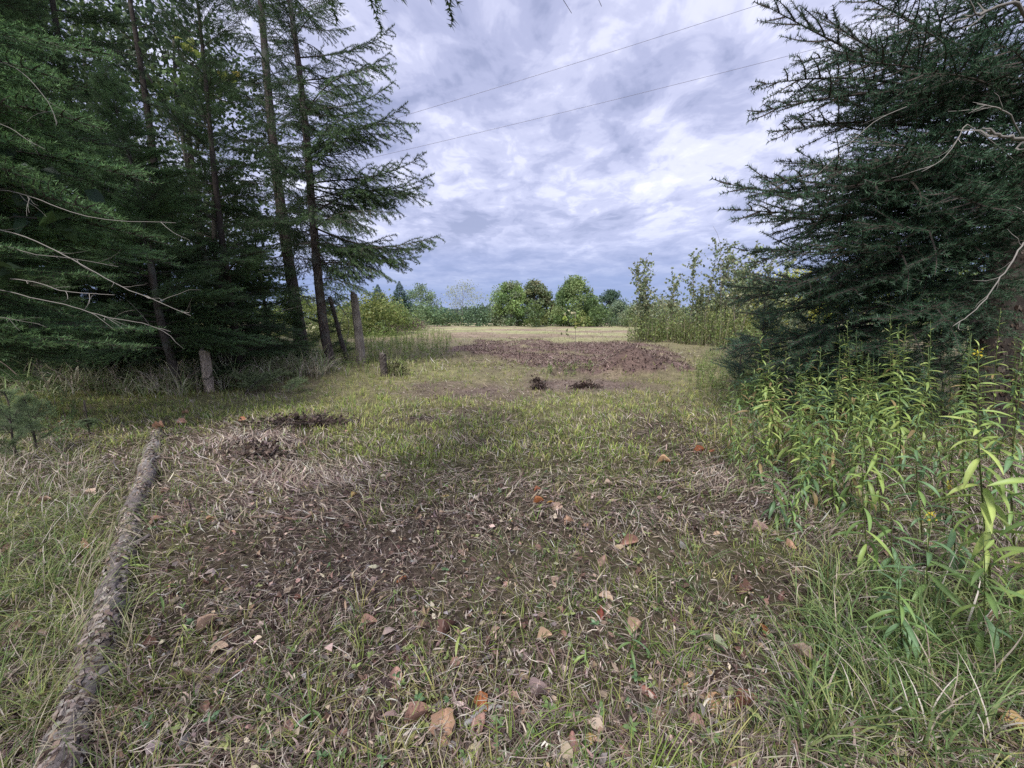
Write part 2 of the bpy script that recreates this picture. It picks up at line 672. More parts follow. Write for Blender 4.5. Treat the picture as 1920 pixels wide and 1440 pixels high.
M_GROUND = mat_ground()
M_GRASS = mat_leaf('grass blades', .30, .012, .5, 0)
M_DRY = mat_leaf('dry thatch', .15, .0, .6, 0)
M_NEEDLE = mat_leaf('needles', .25, .018, .45, .28)
M_LEAF = mat_leaf('broad leaves', .38, .025, .45, .12)
M_FALLEN = mat_leaf('fallen leaf', .12, .015, .5, 0, noise=.3, objcol=True, veins=True)
M_TWIG = mat_leaf('twig wood', 0, .02, .6, .15)
M_BARK = mat_bark('spruce bark', (.035, .028, .025), (.24, .205, .18), 26, .4, .8, (.17, .18, .15))
M_BARKD = mat_bark('weathered log bark', (.05, .040, .036), (.55, .48, .45), 30, .5, 1.0, (.42, .39, .365), .012)
M_SNAG = mat_bark('bare grey wood', (.10, .085, .075), (.60, .53, .46), 24, .12, .7, (.42, .37, .31), .01)
M_BARKDK = mat_bark('dark spruce bark', (.02, .016, .014), (.13, .105, .09), 26, .4, 1.0, (.09, .085, .07))
M_WIRE = mat_leaf('weathered wire', 0, .1, .4, 0)
# ------------------------------------------------------------------ ground sheet
def axis(lo, hi, fine_lo, fine_hi, d0, growth):
    a = list(np.arange(fine_lo, fine_hi, d0))
    d, v = d0, a[-1]
    while v < hi:
        d *= growth
        v += d
        a.append(v)
    d, v, b = d0, a[0], []
    while v > lo:
        d *= growth
        v -= d
        b.append(v)
    return np.array(b[::-1] + a)


def ground_colour(x, y):
    g = green_mask(x, y)[:, None]
    s = soil_mask(x, y)[:, None]
    px, py = flat_px(x, y)
    n1 = fbm(x * 3, y * 3, 101)[:, None]
    n2 = fbm(x * .5, y * .25, 111)[:, None]
    n1 = np.clip(n1 * .6 + .55 * fbm(x * 9, y * 9, 141, 3)[:, None], 0, 1)
    near = (.42 + .58 * sstep(3.5, 9, y))[:, None]  # ground colour darkened close by, so gaps between blades look shaded
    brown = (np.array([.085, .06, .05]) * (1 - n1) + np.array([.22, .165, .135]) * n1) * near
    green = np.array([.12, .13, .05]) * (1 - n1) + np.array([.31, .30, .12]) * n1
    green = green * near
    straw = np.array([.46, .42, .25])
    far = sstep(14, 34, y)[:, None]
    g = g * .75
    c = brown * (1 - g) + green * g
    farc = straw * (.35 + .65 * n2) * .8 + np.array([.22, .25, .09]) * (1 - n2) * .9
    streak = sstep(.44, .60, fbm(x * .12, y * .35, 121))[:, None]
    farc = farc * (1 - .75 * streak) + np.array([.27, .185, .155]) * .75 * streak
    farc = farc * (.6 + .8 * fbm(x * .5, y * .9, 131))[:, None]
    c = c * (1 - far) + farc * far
    soil = np.array([.085, .056, .046]) * (1 - n1) + np.array([.25, .175, .15]) * n1
    for (p, rx, ry, a) in HUMPS[:7]:
        w = np.exp(-((x - p[0]) / (rx * 1.1)) ** 2 - ((y - p[1]) / (ry * 1.1)) ** 2)[:, None]
        c = c * (1 - w) + np.array([.07, .052, .046]) * w
    w = np.clip(s, 0, 1)
    pd = np.zeros_like(w)
    for (p, rx, ry, a) in PILES[:3]:
        w = np.maximum(w, (np.exp(-((x - p[0]) / (rx * 1.1)) ** 2 - ((y - p[1]) / (ry * 1.2)) ** 2)[:, None] > .35) * 1.0)
    p_, rx_, ry_, _ = PILES[0]
    pd = np.exp(-((x - p_[0]) / rx_) ** 2 - ((y - p_[1]) / ry_) ** 2)[:, None]
    soil = soil * (1 - .35 * pd)
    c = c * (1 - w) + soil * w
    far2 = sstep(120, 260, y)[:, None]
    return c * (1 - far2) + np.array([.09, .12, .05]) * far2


def build_ground():
    xs = axis(-1800, 1800, -2.8, 3.2, .085, 1.058)
    ys = axis(-300, 2500, .6, 6.0, .08, 1.034)
    X, Y = np.meshgrid(xs, ys)
    x, y = X.ravel(), Y.ravel()
    V = np.stack([x, y, height(x, y)], -1)
    nx, ny = len(xs), len(ys)
    i = (np.arange(ny - 1)[:, None] * nx + np.arange(nx - 1)[None]).ravel()
    T = np.concatenate([np.stack([i, i + 1, i + nx + 1], -1), np.stack([i, i + nx + 1, i + nx], -1)])
    b = MB()
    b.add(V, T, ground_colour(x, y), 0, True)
    o = link('ground', b.mesh('ground', [M_GROUND]))
    tag(o, 'mown field with bare brown soil and trampled grass under the trees', kind='structure')


build_ground()


# ------------------------------------------------------------------ ground cover
def wedge(n, y0, y1, pw, marg=.8, wid=1.5):
    """points in the widening wedge ahead, density falling with the distance"""
    u = R.rand(n)
    if abs(pw - 1) < 1e-6:
        y = y0 * (y1 / y0) ** u
    else:
        e = 1 - pw
        y = (y0 ** e + u * (y1 ** e - y0 ** e)) ** (1 / e)
    x = R.uniform(-1, 1, n) * (y * wid + marg)
    return x, y


def vary(c, n, s=.25):
    c = np.broadcast_to(np.asarray(c, float), (n, 3))
    return np.clip(c * (1 + R.normal(size=(n, 1)) * s) * (1 + R.normal(size=(n, 3)) * s * .22), .01, .9)


def pick(cs, n, p=None):
    cs = np.asarray(cs, float)
    return cs[R.choice(len(cs), n, p=p)]


OLIVE = [(.17, .26, .055), (.26, .34, .08), (.36, .41, .12), (.13, .22, .07), (.44, .43, .16)]
STRAW = [(.49, .41, .33), (.34, .265, .225), (.64, .57, .49), (.20, .145, .125), (.42, .36, .26), (.10, .07, .062)]


def keep(x, y, p):
    k = R.rand(len(x)) < p
    return x[k], y[k]


def green_tufts(ntuft, y0, y1, pw, per, L, W, wild=1.0, thr=1.25, cols=OLIVE, spread=.03, K=3):
    x, y = wedge(ntuft, y0, y1, pw)
    g = green_mask(x, y) * (1 - soil_mask(x, y) * .97)
    x, y = keep(x, y, np.clip(g * thr, .03, 1))
    g = green_mask(x, y)
    n = len(x)
    X, Y = np.repeat(x, per), np.repeat(y, per)
    tl = np.repeat(R.uniform(.55, 1.5, n), per)
    tc = np.repeat(pick(cols, n), per, 0)
    N = n * per
    r = R.exponential(spread, N)
    a = R.uniform(0, 2 * np.pi, N)
    X, Y = X + r * np.cos(a), Y + r * np.sin(a)
    base = np.stack([X, Y, height(X, Y) - .006], -1)
    LL = L * tl * R.uniform(.5, 1.35, N)
    yw = np.repeat(g, per)[:, None]
    c = vary(tc * (.75 + .4 * yw), N, .16)
    dry = R.rand(N) < .17
    c[dry] = pick(STRAW, dry.sum())
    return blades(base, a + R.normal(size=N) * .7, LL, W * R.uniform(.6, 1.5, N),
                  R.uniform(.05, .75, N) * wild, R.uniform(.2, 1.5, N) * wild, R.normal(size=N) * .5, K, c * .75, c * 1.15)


def thatch(n, y0, y1, pw, L, W, lift=.035, K=3, bias=.9, dark=1.0, wid=1.5, wild=0.0):
    x, y = wedge(n, y0, y1, pw, wid=wid)
    g = green_mask(x, y)
    x, y = keep(x, y, np.clip(1.15 - g * bias, .12, 1) * (1 - soil_mask(x, y) * .6))
    N = len(x)
    # combed into loose swirls, as mown grass lies
    flow = fbm(x * .9, y * .9, 201) * 9 + R.normal(size=N) * .9
    z = height(x, y) + R.uniform(0, 1, N) ** 2 * lift
    base = np.stack([x, y, z], -1)
    c = vary(pick(STRAW, N, [.22, .25, .10, .2, .13, .10]) * dark, N, .2)
    th0 = R.uniform(.95, 1.62, N)
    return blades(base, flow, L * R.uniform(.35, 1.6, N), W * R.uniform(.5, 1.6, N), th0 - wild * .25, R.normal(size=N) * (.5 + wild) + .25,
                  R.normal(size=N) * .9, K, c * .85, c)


def litter(n, y0, y1, pw, S, wid=1.5):
    """curled leaf crumbs and chips"""
    x, y = wedge(n, y0, y1, pw, wid=wid)
    g = green_mask(x, y)
    x, y = keep(x, y, np.clip(1.05 - g * 1.3, .05, 1))
    N = len(x)
    z = height(x, y) + R.uniform(-.002, .035, N)
    c = vary(pick([(.085, .055, .045), (.15, .10, .08), (.22, .16, .13), (.06, .04, .036), (.38, .27, .20), (.27, .23, .22), (.50, .41, .33), (.05, .035, .03)], N), N, .25)
    s = S * R.uniform(.4, 1.6, N)
    return cards(np.stack([x, y, z], -1), rdir(N) * [1, 1, .35], rdir(N, 1.3), s, s * R.uniform(.2, .7, N), c, R.uniform(-.4, .6, N)[:, None] * 1.0)


def stuff(name, label, parts, mats):
    b = MB()
    for p in parts:
        b.add(*p)
    o = link(name, b.mesh(name, mats))
    tag(o, label, name.replace('_', ' '), kind='stuff')
    return o


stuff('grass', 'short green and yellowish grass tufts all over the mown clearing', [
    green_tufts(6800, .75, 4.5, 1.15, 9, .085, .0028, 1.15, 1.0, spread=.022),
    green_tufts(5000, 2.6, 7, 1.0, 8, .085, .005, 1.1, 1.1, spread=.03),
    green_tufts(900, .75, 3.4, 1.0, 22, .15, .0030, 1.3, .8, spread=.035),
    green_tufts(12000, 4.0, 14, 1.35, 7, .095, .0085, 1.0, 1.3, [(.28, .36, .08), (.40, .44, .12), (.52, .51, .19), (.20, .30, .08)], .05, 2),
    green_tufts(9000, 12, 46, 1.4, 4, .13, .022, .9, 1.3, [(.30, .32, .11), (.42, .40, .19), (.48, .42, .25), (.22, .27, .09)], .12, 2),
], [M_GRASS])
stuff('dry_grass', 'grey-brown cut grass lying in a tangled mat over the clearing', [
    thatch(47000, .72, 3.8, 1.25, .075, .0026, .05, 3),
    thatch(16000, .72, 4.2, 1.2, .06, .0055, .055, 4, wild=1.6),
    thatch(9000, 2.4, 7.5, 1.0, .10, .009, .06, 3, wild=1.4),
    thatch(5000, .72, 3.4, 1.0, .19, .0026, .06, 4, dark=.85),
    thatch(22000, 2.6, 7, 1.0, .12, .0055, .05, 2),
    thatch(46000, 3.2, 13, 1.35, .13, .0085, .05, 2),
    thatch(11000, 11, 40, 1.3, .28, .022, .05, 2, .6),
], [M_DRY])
stuff('leaf_litter', 'small dark chips and crumbled leaves scattered on the soil', [
    litter(30000, .72, 4.2, 1.25, .024),
    litter(7000, .72, 4.0, 1.1, .042),
    litter(10000, 4, 11, 1.3, .035),
    litter(9000, 2.4, 7, 1.0, .028),
], [M_DRY])


def tilled():
    n = 42000
    lo, hi = at(850, 650, 9.0), at(1290, 650, 30)
    x, y = R.uniform(-2.6, 9.5, n), 9.3 * (30 / 9.3) ** R.rand(n)
    pm = soil_mask(x, y)
    for (p_, rx_, ry_, a_) in PILES[:3]:
        pm = np.maximum(pm, np.exp(-((x - p_[0]) / (rx_ * 1.1)) ** 2 - ((y - p_[1]) / (ry_ * 1.2)) ** 2) > .35)
    x, y = keep(x, y, pm)
    N = len(x)
    base = np.stack([x, y, height(x, y) + .01], -1)
    c = vary(pick([(.20, .14, .115), (.30, .22, .18), (.44, .36, .29), (.09, .062, .052)], N), N, .2)
    b1 = blades(base, R.uniform(0, 6.28, N), R.uniform(.05, .34, N), R.uniform(.006, .015, N), R.uniform(1.0, 1.6, N),
                R.normal(size=N) * .4, R.normal(size=N) * .5, 2, c, c * 1.1)
    k = R.rand(N) < .35
    s = R.uniform(.02, .07, k.sum())
    c2 = vary([(.085, .06, .056)], k.sum(), .3)
    b2 = cards(base[k] + [0, 0, .02], rdir(k.sum()), rdir(k.sum(), .6), s, s * .9, c2, .5)
    return [b1, b2]


stuff('soil_clods', 'torn roots and clods of dark brown soil in the tilled patch', tilled(), [M_DRY])


# ---- tall weeds and long grass standing in places
def region_pts(n, poly_px, jitter=.0):
    """ground points inside a patch whose corners are known"""
    q = [G(px, py) for px, py in poly_px]
    qx, qy = [p[0] for p in q], [p[1] for p in q]
    out = []
    tot = 0
    poly = [(p[0], p[1]) for p in q]
    for _ in range(60):
        x, y = R.uniform(min(qx), max(qx), n), R.uniform(min(qy), max(qy), n)
        k = in_poly(x, y, poly)
        out.append(np.stack([x[k], y[k]], -1))
        tot += k.sum()
        if tot > n:
            break
    p = np.concatenate(out)[:n]
    return p[:, 0], p[:, 1]


def tall_grass(n, poly, L, W, cols, wild=1.0, K=5, per=9, spread=.06, dry=.2):
    x, y = region_pts(n, poly)
    X, Y = np.repeat(x, per), np.repeat(y, per)
    N = len(X)
    a = R.uniform(0, 2 * np.pi, N)
    r = R.exponential(spread, N)
    X, Y = X + r * np.cos(a), Y + r * np.sin(a)
    tl = np.repeat(R.uniform(.6, 1.4, len(x)), per)
    c = vary(np.repeat(pick(cols, len(x)), per, 0), N, .15)
    k = R.rand(N) < dry
    c[k] = pick(STRAW[:3], k.sum()) * 1.1
    return blades(np.stack([X, Y, height(X, Y) - .01], -1), a, L * tl * R.uniform(.5, 1.3, N), W * R.uniform(.6, 1.4, N),
                  R.uniform(0, .5, N) * wild, R.uniform(.5, 2.3, N) * wild, R.normal(size=N) * .5, K, c * .8, c * 1.15)


def weed_leaves(n, poly, Hh, L, W, cols, stem=(.12, .14, .06)):
    """leafy stalks of low weeds"""
    x, y = region_pts(n, poly)
    z = height(x, y)
    N = len(x)
    hh = Hh * R.uniform(.5, 1.2, N)
    tip = np.stack([x + R.normal(size=N) * .05, y + R.normal(size=N) * .05, z + hh], -1)
    base = np.stack([x, y, z], -1)
    st = twigs(base, tip, W * .18, W * .08, vary(stem, N, .2))
    per = 12
    t = np.tile(np.linspace(.15, 1, per), N)
    B = np.repeat(base, per, 0) * (1 - t[:, None]) + np.repeat(tip, per, 0) * t[:, None]
    a = R.uniform(0, 6.28, N * per)
    D = np.stack([np.cos(a), np.sin(a), R.uniform(-.3, .8, N * per)], -1)
    lf = cards(B, D, rdir(N * per, 2.0), L * R.uniform(.6, 1.3, N * per) * (1.1 - .5 * t), W * R.uniform(.6, 1.3, N * per),
               vary(np.repeat(pick(cols, N), per, 0), N * per, .15))
    return [st, lf]


stuff('long_grass', 'unmown long grass arching at the foot of the left trees', [
    tall_grass(820, [(-350, 756), (330, 746), (480, 722), (620, 707), (620, 690), (360, 706), (-350, 712)], .66, .015, [(.34, .42, .20), (.48, .50, .30), (.24, .32, .12), (.58, .54, .38)], 1.1, 5, 9, .08, .3),  # pale blade colours make this strip look lit before the dark firs
    tall_grass(170, [(600, 705), (790, 712), (850, 680), (760, 640), (640, 650)], .34, .012, [(0.260, 0.338, 0.104), (0.351, 0.390, 0.130)], .8, 4, 9, .08, .2),
    tall_grass(260, [(-200, 1000), (170, 1000), (200, 880), (60, 800), (-200, 800)], .28, .004, [(0.169, 0.221, 0.078), (0.260, 0.286, 0.130)], 1.3, 5, 12, .06, .5),
    tall_grass(260, [(-300, 1440), (90, 1440), (230, 1060), (150, 960), (-300, 960)], .24, .0034, [(.12, .19, .06), (.21, .27, .09), (.29, .32, .13)], 1.4, 5, 14, .05, .2),
    tall_grass(300, [(1480, 1440), (1960, 1440), (2300, 1150), (1500, 1080)], .26, .0055, [(.11, .17, .06), (.17, .25, .09), (.26, .31, .12)], 1.2, 5, 9, .04, .13),
    tall_grass(650, [(1330, 1000), (1560, 1090), (2300, 1100), (2300, 760), (1500, 720), (1350, 760)], .32, .0052, [(0.143, 0.195, 0.065), (0.234, 0.286, 0.117), (0.286, 0.325, 0.143)], 1.2, 4, 9, .07, .35),
], [M_GRASS])

def sprouts(n):
    x, y = wedge(n, .8, 6, 1.1)
    px, py = flat_px(x, y)
    x, y = keep(x, y, np.clip(.15 + green_mask(x, y), 0, 1))
    N = len(x)
    per = 5
    X, Y = np.repeat(x, per), np.repeat(y, per)
    a = R.uniform(0, 6.28, N * per)
    sz = np.repeat(R.uniform(.014, .036, N), per)
    zz = height(X, Y) + np.repeat(R.uniform(.01, .05, N), per)
    D = np.stack([np.cos(a), np.sin(a), R.uniform(-.1, .7, N * per)], -1)
    c = vary(np.repeat(pick([(.20, .30, .11), (.28, .36, .12), (.14, .24, .11), (.36, .40, .15)], N), per, 0), N * per, .14)
    return cards(np.stack([X, Y, zz], -1), D, rdir(N * per, 2), sz * R.uniform(.6, 1.2, N * per), sz * .5, c, .15)


stuff('sprouts', 'tiny broad-leaved green sprouts dotted through the cut grass', [sprouts(1500)], [M_LEAF])
stuff('weeds', 'yellow-green leafy weeds in a band left of the tilled soil', [p for q in [
    weed_leaves(420, [(700, 690), (840, 672), (858, 645), (830, 622), (700, 628), (640, 650)], .55, .12, .035, [(0.286, 0.390, 0.104), (0.364, 0.442, 0.143), (0.221, 0.312, 0.091)]),
    weed_leaves(260, [(560, 690), (700, 692), (640, 640), (560, 640)], .5, .10, .03, [(0.234, 0.312, 0.091), (0.325, 0.390, 0.117)]),
    weed_leaves(330, [(1290, 720), (1400, 800), (1480, 760), (1420, 690), (1330, 660)], .38, .07, .02, [(0.260, 0.351, 0.104), (0.351, 0.429, 0.143), (0.208, 0.286, 0.091)]),
    weed_leaves(45, [(1010, 705), (1110, 705), (1100, 688), (1020, 688)], .20, .07, .025, [(.22, .30, .10), (.30, .33, .13)]),
    weed_leaves(120, [(-80, 800), (120, 860), (150, 760), (20, 730)], .28, .05, .018, [(0.169, 0.260, 0.104), (0.234, 0.325, 0.130)]),
] for p in q], [M_LEAF])
# ------------------------------------------------------------------ conifer branches
def branch_mesh(name, L=2.0, arch=.05, wf=.42, s0=.12, step=.055, substep=.05, hang=0.0, nl=.022, nw=.0034, nsp=.0048,
                cols=((.030, .062, .032), (.055, .105, .042)), zn=.15, flat=.5, bare=0.0, wood=(.075, .06, .05), ang=58, gaps=.0):
    rs = R
    segs0, segs1, r0s, r1s, nee = [], [], [], [], []   # nee: needle strength 0..1

    def axp(s):
        return np.array([s * L, wob1 * math.sin(s * 5 + ph) * .04 * L, arch * L * 4 * s * (1 - s)])
    wob1, ph = rs.uniform(.3, 1), rs.uniform(0, 6)
    ss = np.linspace(0, 1, 13)
    P = np.array([axp(s) for s in ss])
    P[:, 1] -= P[0, 1]
    P[:, 1] -= np.linspace(0, 1, 13) * P[-1, 1]
    ra = .014 * L / 2 * (1 - ss * .88)
    nw, nl = nw * 1.5, nl * 1.3
    step, substep, nsp = step * 1.55, substep * 1.6, nsp * .62
    b = MB()
    b.add(*tube(P, ra, 5, wood), 1, True)
    for k in range(12):
        if ss[k] > s0 + .1:
            segs0.append(P[k]); segs1.append(P[k + 1]); nee.append(.8)
    ax = lambda s: np.array([np.interp(s, ss, P[:, i]) for i in range(3)])
    T0, T1, TR = [], [], []
    s = s0
    side = 1
    while s < .985:
        side = -side
        if rs.rand() > gaps:
            f = min(1, (s - s0) * 5 + .35) * (1 - s) ** .75 + .05
            ll = wf * L * f * rs.uniform(.65, 1.2)
            an = math.radians(ang + rs.normal() * 7 - 12 * s)
            d = np.array([math.cos(an), side * math.sin(an), rs.normal() * zn - hang * .4])
            d /= np.linalg.norm(d)
            p = ax(s)
            q = [p]
            ns = 4
            dd = d.copy()
            for j in range(ns):
                dd = dd + np.array([.10, -side * .05, -hang * .22 + .05 + rs.normal() * .05])
                dd /= np.linalg.norm(dd)
                q.append(q[-1] + dd * ll / ns)
            q = np.array(q)
            isbare = rs.rand() < bare
            for j in range(ns):
                T0.append(q[j]); T1.append(q[j + 1]); TR.append((.0052 * (1 - j / ns) + .0012) * L / 2)
                if not isbare and (j > 0 or s > .35):
                    segs0.append(q[j]); segs1.append(q[j + 1]); nee.append(.75 + .25 * j / ns)
            t = .16
            sd = 1
            while t < .97:
                sd = -sd
                jj = min(int(t * ns), ns - 1)
                pp = q[jj] * (1 - (t * ns - jj)) + q[jj + 1] * (t * ns - jj)
                dl = q[jj + 1] - q[jj]
                dl = dl / (np.linalg.norm(dl) + 1e-9)
                perp = np.array([-dl[1], dl[0], 0.0])
                a2 = math.radians(rs.uniform(38, 62))
                sl = max(.05, .5 * ll * (1 - t) ** .7 * rs.uniform(.6, 1.2))
                d2 = dl * math.cos(a2) + sd * perp * math.sin(a2) + np.array([0, 0, rs.normal() * zn - hang])
                d2 /= np.linalg.norm(d2)
                e1 = pp + d2 * sl * .5
                d2 = d2 + dl * .25 + np.array([0, 0, -hang * .4 + .06])
                d2 /= np.linalg.norm(d2)
                e2 = e1 + d2 * sl * .5
                T0.extend([pp, e1]); T1.extend([e1, e2]); TR.extend([.0022, .0014])
                if not isbare or rs.rand() < .25:
                    segs0.extend([pp, e1]); segs1.extend([e1, e2]); nee.extend([.8, 1.0])
                t += substep / ll * rs.uniform(.7, 1.3)
        s += step / L * rs.uniform(.6, 1.4) * .5
    TR = np.array(TR)
    b.add(*twigs(T0, T1, TR, TR * .7, vary(wood, len(T0), .12)), 1)
    A, B_ = np.array(segs0), np.array(segs1)
    nee = np.array(nee)
    ln = np.linalg.norm(B_ - A, axis=1)
    cnt = np.maximum((ln / nsp * nee).astype(int), 2)
    idx = np.repeat(np.arange(len(A)), cnt)
    n = len(idx)
    t = rs.rand(n)
    p = A[idx] + (B_ - A)[idx] * t[:, None]
    d = unit((B_ - A)[idx])
    rad = rdir(n)
    rad = rad - d * (rad * d).sum(1)[:, None]
    rad[:, 2] *= flat
    rad[:, 2] += .12
    rad = unit(rad)
    nd = unit(d * rs.uniform(.35, .9, n)[:, None] + rad)
    w = nw * rs.uniform(.7, 1.3, n)
    V = np.zeros((n, 3, 3))
    sdv = unit(d + rdir(n) * .3)
    V[:, 0] = p - sdv * w[:, None] * .5
    V[:, 1] = p + sdv * w[:, None] * .5
    V[:, 2] = p + nd * (nl * rs.uniform(.7, 1.25, n))[:, None]
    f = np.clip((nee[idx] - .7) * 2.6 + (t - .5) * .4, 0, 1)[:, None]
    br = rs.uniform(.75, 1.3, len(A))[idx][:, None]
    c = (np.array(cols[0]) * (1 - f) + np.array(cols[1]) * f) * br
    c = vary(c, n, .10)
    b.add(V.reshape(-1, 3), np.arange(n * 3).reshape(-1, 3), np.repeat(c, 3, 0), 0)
    return b.mesh(name, [M_NEEDLE, M_TWIG])


def bare_branch_mesh(name, L=2.0, n=10, wood=(.21, .19, .17), hang=.25, r0=.010):
    b = MB()
    ss = np.linspace(0, 1, 9)
    y = np.cumsum(R.normal(size=9)) * .03
    z = np.cumsum(R.normal(size=9)) * .025 + .2 * ss * (1 - ss) * L
    P = np.stack([ss * L, y - y[0] - ss * (y[-1] - y[0]), z - z[0] - ss * (z[-1] - z[0])], -1)
    b.add(*tube(P, r0 * (1 - ss * .85), 5, wood), 0, True)
    for k in range(n):
        s = R.uniform(.15, .95)
        p = np.array([np.interp(s, ss, P[:, i]) for i in range(3)])
        a = R.choice([-1, 1]) * R.uniform(.5, 1.2)
        d = np.array([math.cos(a), math.sin(a), R.normal() * .35 - hang])
        ll = L * .38 * (1 - s * .6) * R.uniform(.4, 1.1)
        q = [p]
        for j in range(5):
            d = unit(d + R.normal(size=3) * .16 + [0, 0, -.05])
            q.append(q[-1] + d * ll / 5)
        q = np.array(q)
        b.add(*tube(q, r0 * .42 * np.linspace(1, .25, 6), 3, wood), 0)
        for m_ in range(3):
            j = R.randint(1, 5)
            dd = unit(d + rdir(1)[0] * .8)
            b.add(*twigs([q[j]], [q[j] + dd * ll * .35], r0 * .2, r0 * .1, wood), 0)
    return b.mesh(name, [M_TWIG])


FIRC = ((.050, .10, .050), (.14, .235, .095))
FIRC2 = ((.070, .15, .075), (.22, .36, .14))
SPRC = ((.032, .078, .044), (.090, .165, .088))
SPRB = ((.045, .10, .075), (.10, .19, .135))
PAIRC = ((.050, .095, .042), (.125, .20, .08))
FIR = [branch_mesh('fir branch', arch=a, hang=.08, cols=FIRC, zn=.10, flat=.45, nl=.024, s0=.05) for a in (.05, -.03, .08)]
FIR.append(branch_mesh('fir branch', arch=.03, hang=.02, wf=.5, cols=FIRC, zn=.10, flat=.4, nl=.024, s0=.05))
FIRL = [branch_mesh('pale fir branch', arch=.05, hang=.05, cols=((.13, .21, .10), (.30, .40, .19)), zn=.12, flat=.5, nl=.022, s0=.06, wf=.45)]
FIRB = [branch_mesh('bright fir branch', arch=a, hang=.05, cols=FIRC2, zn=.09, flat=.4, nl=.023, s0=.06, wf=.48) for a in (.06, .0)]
SPR = [branch_mesh('spruce branch', arch=a, hang=h, cols=SPRC, zn=.26, flat=.9, wf=w, nl=.019, nw=.0032, nsp=.0045, step=.07, substep=.055)
       for a, h, w in ((.06, .12, .34), (-.06, .18, .32), (-.03, .05, .38), (.03, .3, .3))]
SPRBL = [branch_mesh('blue spruce branch', arch=a, hang=.0, cols=SPRB, zn=.2, flat=.9, wf=.42, nl=.021, nw=.0034, nsp=.0045, step=.08, substep=.06, s0=.05) for a in (.04, -.04)]
PAIR = [branch_mesh('open spruce branch', arch=a, hang=h, cols=PAIRC, zn=.3, flat=1, wf=.36, s0=s0, nl=.024, nw=.0050, nsp=.0042, step=.072,
                    substep=.060, bare=.08, wood=(.10, .085, .075)) for a, h, s0 in ((.10, .6, .2), (-.05, .55, .15), (.06, .85, .25), (-.08, .4, .18))]
DEADB = [bare_branch_mesh('bare branch') for _ in range(3)]


class Tree:
    def __init__(self, name, label, cat, base, H, r0, lean=(0, 0), group=None, wob=.05, bark=None, sides=12, kind_stubs=0):
        self.base = np.array(base, float)
        self.H, self.r0, self.lean, self.wob = H, r0, lean, wob
        self.ph = R.uniform(0, 6, 2)
        self.o = link(name, None, None, self.base)
        tag(self.o, label, cat, group)
        n = max(14, int(H * 2.2))
        zs = np.concatenate([[-.25, 0, .1, .25], np.linspace(.5, H, n)])
        P = np.array([self.pt(z) for z in zs]) - self.base
        rad = np.array([self.rad(z) for z in zs])
        rad[0:3] *= [1.5, 1.45, 1.2]
        b = MB()
        b.add(*tube(P, rad, sides, (1, 1, 1), True, .10), 0, True)
        for k in range(kind_stubs):
            z = R.uniform(.05, .75) * H
            a = R.uniform(0, 6.28)
            p = self.pt(z) - self.base
            d = np.array([math.cos(a), math.sin(a), R.uniform(-.2, .3)])
            b.add(*twigs([p], [p + d * (self.rad(z) + R.uniform(.04, .35))], .008, .004, (.8, .8, .8)), 0)
        self.trunk = link('trunk', b.mesh('trunk', [bark or M_BARK]), self.o)
        self.crown = link('crown', None, self.o)

    def pt(self, z):
        f = z / self.H
        return self.base + np.array([self.lean[0] * z + self.wob * math.sin(f * 7 + self.ph[0]) * min(1, abs(z)),
                                     self.lean[1] * z + self.wob * math.sin(f * 6 + self.ph[1]) * min(1, abs(z)), z])

    def rad(self, z):
        return max(.006, self.r0 * max(0.0, 1 - max(0, z) / self.H) ** .8)

    def branch(self, z, tip, meshes, wide=1.0, roll=None, name='branch'):
        """a branch from the trunk at height z above the base to the point tip"""
        p = self.pt(z)
        d = np.asarray(tip, float) - p
        L = np.linalg.norm(d)
        if L < .05:
            return
        x = Vector(d / L)
        roll = R.normal() * .25 if roll is None else roll
        up = Vector((0, 0, 1))
        y = up.cross(x)
        if y.length < .05:
            y = Vector((0, 1, 0))
        y.normalize()
        zz = x.cross(y)
        me = meshes[R.randint(len(meshes))]
        M = Matrix((x, y, zz)).transposed().to_4x4()
        M = Matrix.Translation(Vector(p - self.base)) @ M @ Matrix.Rotation(roll, 4, 'X')
        s = L / 2.0
        w = max(s, .35) * wide
        M = M @ Matrix.Diagonal((s, w * R.choice([-1, 1]) if False else w, w, 1))
        o = bpy.data.objects.new(name, me)
        COL.objects.link(o)
        o.parent = self.crown
        o.matrix_local = M
        return o

    def fill(self, n, z0, z1, reach, elev, meshes, wide=1.0, az=(0, 360), bias=1.0):
        """n branches between heights z0 and z1; reach(f) gives the length, elev(f) the rise in degrees"""
        for k in range(n):
            f = (k + R.rand()) / n
            z = z0 + (z1 - z0) * f ** bias
            a = math.radians(R.uniform(*az))
            ff = z / self.H
            L = reach(ff) * R.uniform(.72, 1.12)
            e = math.radians(elev(ff) + R.normal() * 6)
            tip = self.pt(z) + L * np.array([math.cos(a) * math.cos(e), math.sin(a) * math.cos(e), math.sin(e)])
            h = float(height(tip[0], tip[1]))
            tip[2] = max(tip[2], h + .06)
            self.branch(z, tip, meshes, wide)


def cone(r, p=.8):
    return lambda f: r * max(.04, (1 - f)) ** p


lin = lambda a, b: (lambda f: a + (b - a) * f)


def ground_at(px, Y):
    """point of the ground at that distance ahead, in the direction of the pixel column"""
    t = at(px, 620, Y)
    return np.array([t[0], Y, float(height(t[0], Y)) - .03])


